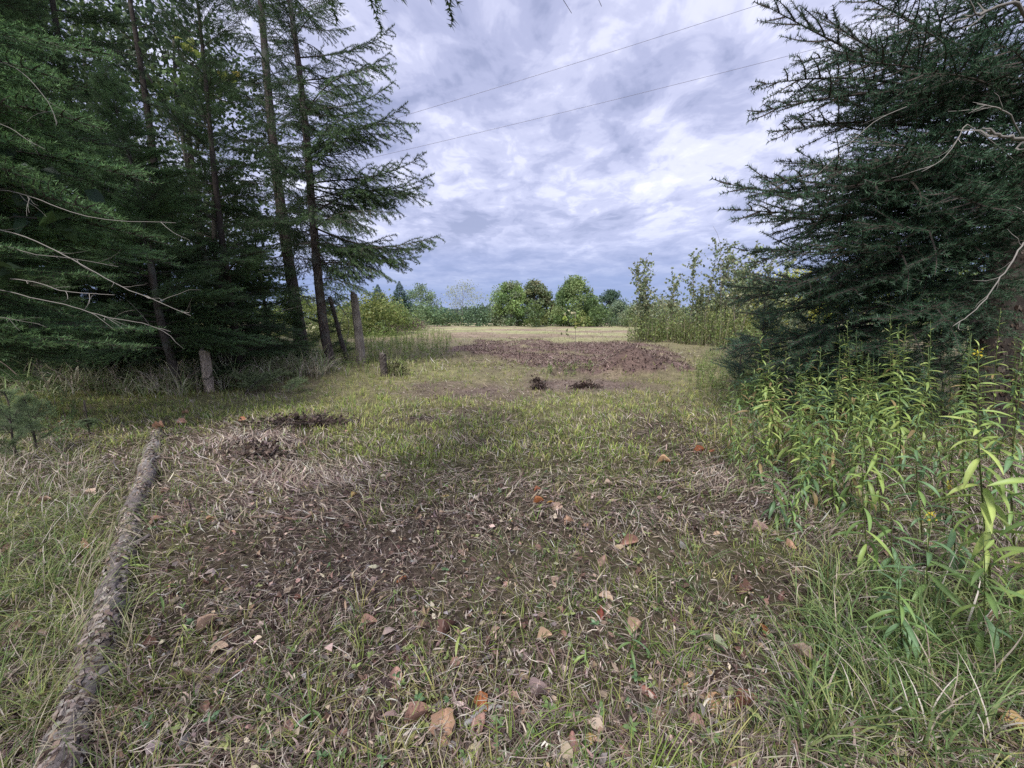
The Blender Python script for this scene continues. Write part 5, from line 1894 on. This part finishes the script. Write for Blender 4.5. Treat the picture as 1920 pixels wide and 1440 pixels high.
def goldenrod(label, px, py, top, Y=None, n=40, LL=.11, detail=False, pal=(0, 1, 2, 3), lean=None, flower=False, topx=None, name='goldenrod', start=.12, group=None):
    if Y is None:
        g = G(px, py)
    else:
        t = at(px, 800, Y)
        g = np.array([t[0], Y, float(height(t[0], Y))])
    t = at(topx if topx is not None else px, top, g[1] + R.uniform(-.05, .05))
    H = max(.12, t[2] - g[2])
    o = link(name, None, None, g)
    tag(o, label, 'plant' if name != 'goldenrod' else 'goldenrod', group)
    m = 8
    s = np.linspace(0, 1, m)
    ph = R.uniform(0, 6, 2)
    P = np.stack([(t[0] - g[0]) * s + .012 * H * np.sin(s * 5 + ph[0]), (t[1] - g[1]) * s + .012 * H * np.sin(s * 4 + ph[1]), H * s - .02 * (s == 0)], -1)
    b = MB()
    b.add(*tube(P, .0045 * (.6 + .4 * H) * (1 - .7 * s), 6, np.stack([.13 + 0 * s, .13 + .06 * s, .05 + .0 * s], -1)), 0, True)
    link('stem', b.mesh('stem', [M_LEAF]), o)
    bl = MB()
    pt = lambda q: np.array([np.interp(q, s, P[:, i]) for i in range(3)])
    for k in range(n):
        f = (k + .5) / n
        q = start + (1 - start) * f ** .9
        a = k * 2.39996 + ph[0] + R.normal() * .2
        size = LL * (.55 + .75 * math.sin(min(1, f * 1.15 + .12) * math.pi) ** .8) * R.uniform(.8, 1.2)
        if f > .93:
            size *= .6
        el = -.25 + 1.15 * f ** 1.5 + R.normal() * .15
        vi = R.choice([4, 2, 1]) if f < .25 else (R.choice([0, 1, 2, 5]) if f < .8 else R.choice([0, 3, 5]))
        ci = pal[R.randint(len(pal))]
        x = Vector((math.cos(a) * math.cos(el), math.sin(a) * math.cos(el), math.sin(el)))
        y = Vector((0, 0, 1)).cross(x).normalized()
        z = x.cross(y)
        M = Matrix.Translation(Vector(pt(q))) @ Matrix((x, y, z)).transposed().to_4x4() @ Matrix.Rotation(R.normal() * .25, 4, 'X') @ Matrix.Scale(size, 4)
        if detail:
            c = bpy.data.objects.new('leaf', LM[vi * 5 + ci])
            COL.objects.link(c)
            c.parent = o
            c.matrix_local = M
        else:
            V, T = LANCES[vi]
            Mn = np.array(M)
            VV = V @ Mn[:3, :3].T + Mn[:3, 3]
            cc = np.array(PALS[ci]) * R.uniform(.8, 1.2)
            bl.add(VV, T, cc, 0, True)
    if not detail:
        link('foliage', bl.mesh('foliage', [M_LEAF]), o)
    if flower:
        b = MB()
        m = 26
        q = pt(.97) + rdir(m) * [.018, .018, .028] * R.uniform(.3, 1, m)[:, None]
        b.add(*cards(q, rdir(m, 1), rdir(m), .010, .008, vary((.62, .52, .06), m, .15), .1), 0)
        link('flower', b.mesh('flower', [M_LEAF]), o)
    return o


big = [
    (1848, 1130, 648, 66, .15, True, 1838, 'tallest goldenrod with a yellowish top before the thick right trunk', (0, 1, 1, 3)),
    (1618, 1090, 845, 26, .13, False, 1624, 'dark-stemmed goldenrod with long drooping lower leaves in the right patch', (0, 1, 2)),
    (1655, 985, 735, 26, .15, False, 1642, 'bright goldenrod with wide pale-green leaves spread like a star', (1, 3, 1)),
    (1593, 880, 685, 30, .11, False, 1594, 'slim dark goldenrod in front of the low spruce boughs', (0, 2)),
    (1505, 940, 780, 34, .10, False, 1500, 'leafy yellow-green goldenrod at the left end of the patch', (1, 0, 3)),
    (1490, 1010, 905, 24, .085, False, 1480, 'small goldenrod sagging towards the bare ground', (2, 0)),
    (1725, 1010, 780, 34, .12, False, 1722, 'goldenrod with curled grey-green leaves between the star-leaved and the tallest one', (2, 0, 2)),
    (1790, 1080, 905, 30, .13, False, 1780, 'goldenrod with small yellow blooms left of the tallest one', (0, 2, 1)),
    (1905, 1040, 620, 48, .13, False, 1912, 'goldenrod partly cut by the right edge behind the tallest one', (0, 2)),
    (1690, 1245, 1055, 34, .105, False, 1688, 'small bluish-green leafy plant standing alone at the lower right', (2, 2, 0)),
    (2010, 1330, 850, 34, .17, False, 2000, 'bright goldenrod cut by the right edge, its long leaves pointing in', (3, 1, 1)),
    (1960, 1190, 760, 40, .16, False, 1965, 'goldenrod beyond the right edge with leaves reaching in', (0, 1)),
    (1745, 1150, 960, 22, .13, False, 1740, 'leafy goldenrod shoot below the yellow blooms', (0, 2)),
    (1560, 970, 870, 18, .09, False, 1560, 'short goldenrod shoot left of the dark-stemmed one', (1, 0)),
    (1670, 1090, 930, 22, .12, False, 1676, 'goldenrod shoot with broad leaves right of the dark-stemmed one', (2, 0)),
    (1850, 1240, 1010, 22, .15, False, 1842, 'low goldenrod shoot in front of the tallest one', (0, 2, 1)),
]
for px, py, top, n, LL, fl, tx, lab, pal in big:
    goldenrod(lab, px, py, top, n=n, LL=LL, detail=True, pal=pal, flower=fl or 'blooms' in lab, topx=tx)
# the farther goldenrod of the patch: each a plant of its own
ORD = ['first', 'second', 'third', 'fourth', 'fifth', 'sixth', 'seventh', 'eighth', 'ninth', 'tenth', 'eleventh', 'twelfth', 'thirteenth', 'fourteenth', 'fifteenth', 'sixteenth', 'seventeenth', 'eighteenth', 'nineteenth', 'twentieth']
grp = 'goldenrod plants of the patch under the right spruce'
patch = []
for k in range(195):
    Y = 2.6 + 5.2 * R.rand() ** .9
    edge = 1.6 + (Y - 2.4) * .56 + .25 * math.sin(Y * 3)
    d_ = abs(R.normal()) * (1.0 + .28 * Y)
    X = edge + d_
    h0 = float(height(X, Y))
    H = R.uniform(.65, 1.25) * (1 + .12 * min(d_, 2.5)) * (1.0 if d_ > .4 else .72) * (1.12 if R.rand() < .2 else 1)
    px, _ = proj(X, Y, h0)
    _, tp = proj(X, Y, h0 + H)
    if px > 2100:
        continue
    pi_ = R.randint(4)
    fl = False
    pal = ((0, 1), (2, 0), (1, 1, 3), (0, 2, 1))[pi_] * 4 + (4,)
    look = ('tall ' if H > 1.0 else ('short ' if H < .72 else 'middling ')) + ('fresh green', 'bluish-green', 'yellow-green', 'mixed green')[pi_]
    where = ('at open edge' if d_ < .5 else ('inside' if d_ < 1.7 else 'deep in shade')) + ' of ' + ('near' if Y < 4 else ('middle' if Y < 5.8 else 'far')) + ' patch'
    patch.append([float(px), float(tp), Y, pal, fl, look + ' goldenrod' + (' in bloom' if fl else ''), where, (X, H)])
groups = {}
for q_ in patch:
    groups.setdefault((q_[5], q_[6]), []).append(q_)
for (look, where), qs in groups.items():
    qs.sort(key=lambda q_: q_[0])
    for i, (px, tp, Y, pal, fl, _, _, _) in enumerate(qs):
        lab = look + ' ' + where + ('' if len(qs) == 1 else ', ' + ORD[min(i, 19)] + ' from left')
        small_l = R.rand() < .3
        goldenrod(lab, px, 0, tp, Y=Y, n=R.randint(60, 80) if small_l else R.randint(28, 50), LL=R.uniform(.05, .075) if small_l else R.uniform(.09, .165), pal=pal, group=grp, flower=fl, topx=px + R.normal() * 70 / Y)

# seedlings standing in the mown grass
for px, py, top, n, LL, pal, lab in [
    (862, 1225, 1178, 5, .075, (3, 3), 'bright lime-green seedling with three broad leaves near the bottom middle'),
    (1232, 1115, 1075, 9, .05, (1, 3), 'small bright green seedling left of the small dark twig on the right'),
    (1098, 1262, 1198, 12, .05, (0, 1), 'slim green seedling right of the lime-green one'),
    (1185, 1250, 1180, 8, .07, (0, 2), 'narrow-leaved seedling beside the slim green one'),
    (345, 1215, 1190, 6, .06, (1, 3), 'small light green seedling right of the log'),
    (300, 1150, 1080, 8, .07, (1, 0), 'pale green shoot close to the right side of the log'),
    (585, 1370, 1330, 7, .05, (2, 0), 'tiny dark green seedling at the bottom left of the middle'),
    (1480, 1340, 1290, 8, .05, (1, 0), 'tiny seedling between brown leaves at the lower right'),
    (930, 1400, 1372, 5, .04, (2, 0), 'tiny blue-green seedling at the bottom edge'),
    (1390, 1230, 1205, 4, .05, (3, 1), 'single yellow-green leaf standing beside the big pale leaf'),
    (620, 1080, 1055, 4, .06, (0, 2), 'dark green round-leaved seedling on the brown litter'),
    (245, 1090, 1075, 10, .09, (1, 3), 'bright fern-like sprig lying over the log'),
]:
    goldenrod(lab, px, py, top, n=n, LL=LL, detail=False, pal=pal, name='seedling', start=.3)

# little evergreen at the left edge
for px, py, Hh, lab in [(70, 850, .62, 'low feathery evergreen shrub at the left edge of the clearing'), (-20, 900, .8, 'evergreen shrub cut by the left edge'), (170, 820, .22, 'tiny evergreen sprig right of the feathery shrub')]:
    t = Tree('evergreen_shrub', lab, 'shrub', G(px, py) if px > 0 else ground_at(px, 3.8), Hh, .014, wob=.02, sides=6)
    t.fill(12 if Hh > .3 else 6, .08, Hh * .97, cone(.42 if Hh > .3 else .2, .5), lin(25, 65), FIRL, .7)

# ------------------------------------------------------------------ fallen leaves
def fallen_mesh(seed, wr, curl, bend, lobes=0):
    rs = np.random.RandomState(seed)
    n, m = 8, 4
    V, C = [], []
    for i in range(n + 1):
        t = i / n
        w = wr * .5 * math.sin(math.pi * min(1, t * .92 + .05)) ** .75 * (1 + (.16 * math.sin(t * lobes * 6.28) if lobes else 0) + rs.normal() * .05)
        for j in range(-m // 2, m // 2 + 1):
            v = j / (m / 2)
            y = v * w
            z = curl * v * v * w * 1.6 + bend * math.sin(t * math.pi) * .5 + rs.normal() * .012 + .02 * abs(math.sin(t * 9)) * abs(v)
            V.append([t - .5, y, z + .01])
            C.append(np.array([1, 1, 1]) * (1.18 if j == 0 else .92) * rs.uniform(.88, 1.1))
    T = []
    q = m + 1
    for i in range(n):
        for j in range(m):
            a = i * q + j
            T += [[a, a + q, a + q + 1], [a, a + q + 1, a + 1]]
    b = MB()
    b.add(np.array(V), np.array(T), np.array(C), 0, True)
    b.add(*tube([[-.5, 0, .01], [-.62, .01, .0], [-.72, .03, .0]], [.008, .007, .006], 3, (.6, .55, .5)), 0)
    return b.mesh('fallen leaf', [M_FALLEN])


FL = [fallen_mesh(1, .60, .35, .10), fallen_mesh(2, .66, .9, .16), fallen_mesh(3, .55, -.9, .24), fallen_mesh(4, .8, .55, .10, 3), fallen_mesh(5, .48, 1.5, -.10), fallen_mesh(6, .66, 1.1, .28, 2)]
TAN, PINK, RUST, DKB, YEL, PGR = (.50, .36, .24), (.42, .25, .20), (.42, .17, .07), (.17, .095, .075), (.55, .40, .16), (.34, .38, .20)
KIND = {'tan': TAN, 'pinkish-brown': PINK, 'rust-orange': RUST, 'dark brown': DKB, 'yellowish': YEL, 'pale green': PGR}
leaves = [  # px, py, length px, colour, mesh, angle, tilt, label
    (742, 1280, 52, PINK, 0, 100, .5, 'pinkish-brown pointed leaf standing out alone at the lower middle'),
    (835, 1370, 78, (.52, .33, .22), 3, 100, .2, 'largest tan leaf beneath the lichen-grey stick'),
    (900, 1370, 58, PINK, 0, 70, .3, 'pinkish leaf just right of the largest tan leaf'),
    (905, 1325, 48, RUST, 5, 110, .5, 'crumpled rust-orange leaf above the lichen-grey stick'),
    (785, 1352, 66, PINK, 4, 20, .2, 'curled brownish leaf left of the largest tan leaf'),
    (1072, 1410, 70, (.45, .24, .20), 2, 80, .3, 'reddish curled leaf at the bottom edge right of the middle'),
    (1110, 1398, 34, YEL, 1, 30, .2, 'small orange-yellow leaf at the bottom right of the reddish curled one'),
    (890, 1425, 60, (.55, .48, .30), 0, 50, .3, 'pale straw leaf cut by the bottom edge'),
    (1332, 1212, 78, (.38, .42, .26), 0, -50, .15, 'large pale green fallen leaf left of the small bluish plant'),
    (1497, 1235, 62, (.50, .37, .28), 3, -70, .3, 'crumpled tan leaf between the pale green one and the bluish plant'),
    (1430, 1190, 34, RUST, 4, 90, .6, 'small orange leaf tip standing in the dark grass'),
    (1225, 1143, 34, (.62, .50, .34), 0, -80, .3, 'pale cream leaf right of the middle'),
    (1135, 1128, 46, (.52, .38, .27), 3, 160, .2, 'tan leaf with a dark red one behind it'),
    (1128, 1155, 40, (.24, .07, .05), 2, 80, .3, 'dark red curled leaf below the tan one'),
    (1190, 1182, 44, (.46, .32, .23), 1, 40, .3, 'dull tan leaf below the pale cream one'),
    (1047, 1098, 40, (.48, .34, .26), 1, 60, .2, 'round tan leaf in the middle of the near grass'),
    (1090, 1085, 38, DKB, 2, 40, .4, 'dark brown leaf right of the round tan one'),
    (948, 1100, 26, PINK, 0, 70, .3, 'small pink-brown leaf left of the round tan one'),
    (753, 1088, 34, RUST, 2, 30, .3, 'rust-orange leaf on the brown litter left of the middle'),
    (795, 1160, 34, (.56, .40, .26), 4, -60, .5, 'cream curled leaf edge-on left of the lime seedling'),
    (845, 1190, 48, DKB, 5, 60, .3, 'dark curled leaf touching the lime seedling'),
    (692, 1178, 42, PINK, 1, 20, .2, 'pinkish leaf behind the pale grass tuft'),
    (1180, 1022, 62, (.40, .23, .18), 4, 12, .0, 'long rolled reddish leaf on the grass right of the middle'),
    (1245, 870, 40, (.60, .38, .22), 1, -25, .2, 'bright orange-tan leaf beside the grey stick'),
    (835, 935, 26, YEL, 0, 10, .2, 'small yellow leaf in the centre of the clearing'),
    (830, 968, 22, (.55, .40, .28), 1, 40, .2, 'small tan leaf below the small yellow one'),
    (665, 932, 22, YEL, 1, 60, .2, 'tiny orange leaf on the left of the centre'),
    (1010, 945, 34, RUST, 4, 10, .2, 'reddish curled leaf in the cluster right of the centre'),
    (1032, 946, 26, (.60, .36, .10), 0, 0, .2, 'orange leaf in the cluster right of the centre'),
    (1045, 955, 34, (.50, .36, .28), 3, 0, .2, 'flat tan leaf at the lower right of the cluster'),
    (1068, 985, 32, (.52, .33, .22), 5, 20, .2, 'tan crumpled leaf below the cluster'),
    (1098, 985, 24, (.50, .30, .18), 2, 10, .2, 'small orange-tan leaf right of the crumpled one'),
    (1008, 922, 22, (.40, .16, .09), 1, 10, .3, 'small red-brown leaf above the cluster'),
    (1112, 910, 34, (.58, .44, .32), 0, 20, .2, 'pale tan leaf right of the cluster'),
    (955, 980, 22, YEL, 0, -30, .2, 'yellowish leaf left of the crumpled tan one'),
    (1140, 912, 28, (.55, .42, .32), 1, -20, .2, 'pale curled leaf end beyond the pale tan one'),
    (160, 935, 58, (.62, .46, .36), 3, 10, .15, 'large pale pinkish leaf left of the log'),
    (165, 1032, 44, (.45, .28, .20), 5, -10, .2, 'curled brown leaf against the left side of the log'),
    (85, 945, 34, (.42, .27, .20), 1, 30, .2, 'brown leaf left of the large pale pinkish one'),
    (295, 978, 34, (.55, .33, .24), 3, 10, .3, 'salmon leaf lying right beside the log'),
    (285, 905, 34, (.50, .22, .12), 0, 20, .2, 'orange-brown leaf on top of the far part of the log'),
    (310, 925, 24, (.50, .32, .24), 1, 30, .2, 'small tan leaf at the right of the far part of the log'),
    (395, 980, 28, (.55, .33, .20), 1, 40, .2, 'orange-tan leaf between the log and the crooked stick'),
    (392, 1178, 48, (.52, .36, .26), 4, 55, .4, 'curled tan leaf right of the log, upper of two'),
    (408, 1225, 52, (.50, .36, .26), 0, 10, .2, 'tan leaf right of the log, lower of two'),
    (205, 1265, 22, (.50, .35, .22), 1, 40, .2, 'small tan leaf at the near right side of the log'),
    (20, 1035, 34, (.38, .24, .17), 1, 50, .2, 'brown leaf at the left edge of the picture'),
    (1485, 1025, 44, (.50, .30, .20), 2, 95, .6, 'upright tan-pink leaf under the goldenrod edge'),
    (1425, 998, 52, (.50, .34, .30), 4, -15, .1, 'rolled pinkish leaf left of the upright one'),
    (1345, 1005, 26, (.60, .42, .28), 0, 0, .2, 'small orange-tan leaf left of the rolled pinkish one'),
    (1495, 1080, 28, (.55, .40, .30), 1, -30, .3, 'small pale tan leaf below the upright one'),
    (1400, 1115, 50, DKB, 5, 10, .2, 'dark brown curled leaves in the hollow at the lower right'),
    (1465, 1120, 40, (.22, .12, .10), 2, 40, .3, 'dark purplish leaf right of the hollow'),
    (1310, 850, 40, (.40, .15, .08), 4, 10, .2, 'long reddish leaf before the weeds at the right'),
    (1335, 847, 28, (.34, .13, .08), 2, 20, .2, 'dark reddish leaf beside the long reddish one'),
    (1292, 1298, 30, (.55, .33, .14), 1, 80, .4, 'small orange leaf standing near the lower right of the middle'),
    (1328, 1272, 40, (.52, .38, .20), 0, 100, .3, 'yellowish-tan leaf above the small orange one'),
    (1345, 1325, 50, (.52, .32, .18), 3, 60, .2, 'big tan leaf half under the grass at the lower right'),
    (1400, 1330, 64, (.28, .13, .09), 4, 10, .1, 'dark red-brown rolled leaf at the lower right'),
    (1305, 1360, 46, (.48, .30, .24), 0, -60, .3, 'pinkish leaf below the dark rolled one'),
    (1240, 1355, 52, (.36, .24, .18), 1, 80, .3, 'brown leaf left of the pinkish one'),
    (1682, 1385, 60, (.48, .33, .28), 4, 10, .1, 'rolled pinkish leaf in the grass at the bottom right'),
    (1872, 1350, 66, (.55, .36, .20), 0, -60, .2, 'tan leaf at the bottom right corner, upper of two'),
    (1905, 1375, 56, (.62, .42, .20), 1, -40, .2, 'orange-tan leaf at the bottom right corner, lower of two'),
    (1855, 1170, 50, (.36, .24, .17), 5, 20, .2, 'dull brown leaf under the right-edge goldenrod'),
    (1130, 1055, 50, (.38, .24, .19), 2, 60, .2, 'dark pink-brown leaf pair above the tan leaf'),
    (340, 796, 34, (.62, .36, .26), 3, 10, .1, 'pinkish bark chip lying beyond the broken end of the log'),
    (298, 805, 30, (.60, .34, .22), 5, 10, .1, 'orange-pink bark chip at the broken end of the log'),
    (455, 788, 26, (.60, .26, .16), 0, 0, .1, 'orange-red leaf on the mown grass left of the middle'),
    (110, 795, 26, (.60, .42, .22), 0, 0, .1, 'tan leaf on the mown grass at the far left'),
    (348, 777, 20, (.60, .38, .24), 1, 0, .1, 'small tan chip behind the pinkish bark chip'),
    (1012, 1312, 60, (.28, .20, .19), 1, 20, .2, 'grey-brown leaf with curled rim at the bottom middle'),
    (1022, 1200, 38, (.46, .32, .22), 1, 10, .2, 'tan leaf partly under grass right of the lime seedling'),
    (930, 1365, 34, (.40, .26, .20), 2, 100, .3, 'brown leaf tip right of the lichen-grey stick'),
    (1215, 1300, 46, (.30, .12, .09), 2, 150, .3, 'dark reddish leaf in the grass right of the bottom middle'),
    (1080, 1045, 22, (.45, .33, .26), 1, 0, .2, 'little grey-tan leaf above the dark pink-brown pair'),
    (1605, 1372, 40, (.42, .30, .22), 1, 30, .2, 'dull tan leaf left of the rolled pinkish leaf at the bottom'),
    (560, 1128, 28, (.25, .12, .09), 1, 30, .2, 'dark red-brown leaf on the litter at the left of the middle'),
]


def put_leaf(px, py, lp, col, mi, ang, tilt, label, group=None, cat='leaf'):
    g = G(px, py)
    dep = g[1] * CP + (CAM_H - g[2]) * SP
    s = lp / F_PX * dep * (.76 if py > 1150 else .6)
    tilt = tilt * (.8 if py > 1150 else .5)
    o = link('bark_chip' if 'chip' in label else 'fallen_leaf', FL[mi])
    a = math.radians(ang)
    o.matrix_world = Matrix.Translation(Vector(g + [0, 0, .008 + .25 * s * tilt])) @ Matrix.Rotation(a, 4, 'Z') @ Matrix.Rotation(-tilt - .12, 4, 'Y') @ Matrix.Rotation(R.normal() * .35, 4, 'X') @ Matrix.Scale(s, 4)
    c = np.array(col) * R.uniform(.92, 1.08) * (.9 if px < 9999 else 1)
    o.color = (*c, 1)
    tag(o, label, 'bark chip' if 'chip' in label else cat, group)


for l in leaves:
    put_leaf(*l)
small = []
for k in range(210):
    px, py = R.uniform(-60, 1980), 800 + 640 * R.rand() ** .7
    ci = R.randint(5)
    col = [PINK, DKB, (.30, .20, .15), (.36, .26, .18), (.24, .14, .11)][ci]
    cn = ['pinkish', 'darkest brown', 'plain brown', 'tan-brown', 'reddish-brown'][ci]
    wh = ('left of the log' if px < 290 - (py - 815) * .3 else ('between log and middle' if px < 800 else ('in the middle' if px < 1250 else 'at the right')))
    ds = 'nearest' if py > 1200 else ('midway' if py > 980 else 'farther')
    small.append([px, py, col, cn, wh, ds])
gs = {}
for s_ in small:
    gs.setdefault(tuple(s_[3:]), []).append(s_)
for (cn, wh, ds), ss_ in gs.items():
    ss_.sort(key=lambda q_: q_[0])
    for i, (px, py, col, _, _, _) in enumerate(ss_):
        lab = 'small ' + cn + ' leaf in ' + ds + ' grass, ' + wh + ('' if len(ss_) == 1 else ', ' + ORD[min(i, 19)] + ' from left')
        put_leaf(px, py, R.uniform(14, 32) * (.5 + .7 * (py - 700) / 740), col, R.randint(6), R.uniform(0, 360), R.uniform(.05, .4), lab, 'small brown leaves scattered over the near grass')

# ------------------------------------------------------------------ overhead wires
def wire(label, pts, r=.011):
    P = np.array(pts)
    t = np.linspace(0, 1, 60)
    # fit one smooth hanging curve through the points
    k = np.linspace(0, 1, len(P))
    Q = np.stack([np.polyval(np.polyfit(k, P[:, i], 2), t) for i in range(3)], -1)
    b = MB()
    b.add(*tube(Q, np.full(60, r), 5, (.16, .14, .17)), 0, True)
    o = link('overhead_wire', b.mesh('wire', [M_WIRE]))
    tag(o, label, 'wire')


def wpts(pp, Y0, Y1):
    x0, x1 = pp[0][0], pp[-1][0]
    out = []
    for px, py in pp:
        f = (px - x0) / (x1 - x0)
        out.append(at(px, py, 1 / ((1 - f) / Y0 + f / Y1)))
    return out


wire('upper of two thin overhead wires slanting across the cloudy sky', wpts([(300, 350), (790, 207), (1116, 106), (1425, 6), (2300, -283)], 26, 20), .0085)
wire('lower of two thin overhead wires slanting across the cloudy sky', wpts([(300, 384), (812, 272), (1160, 183), (1530, 88), (2300, -112)], 26, 20), .0085)
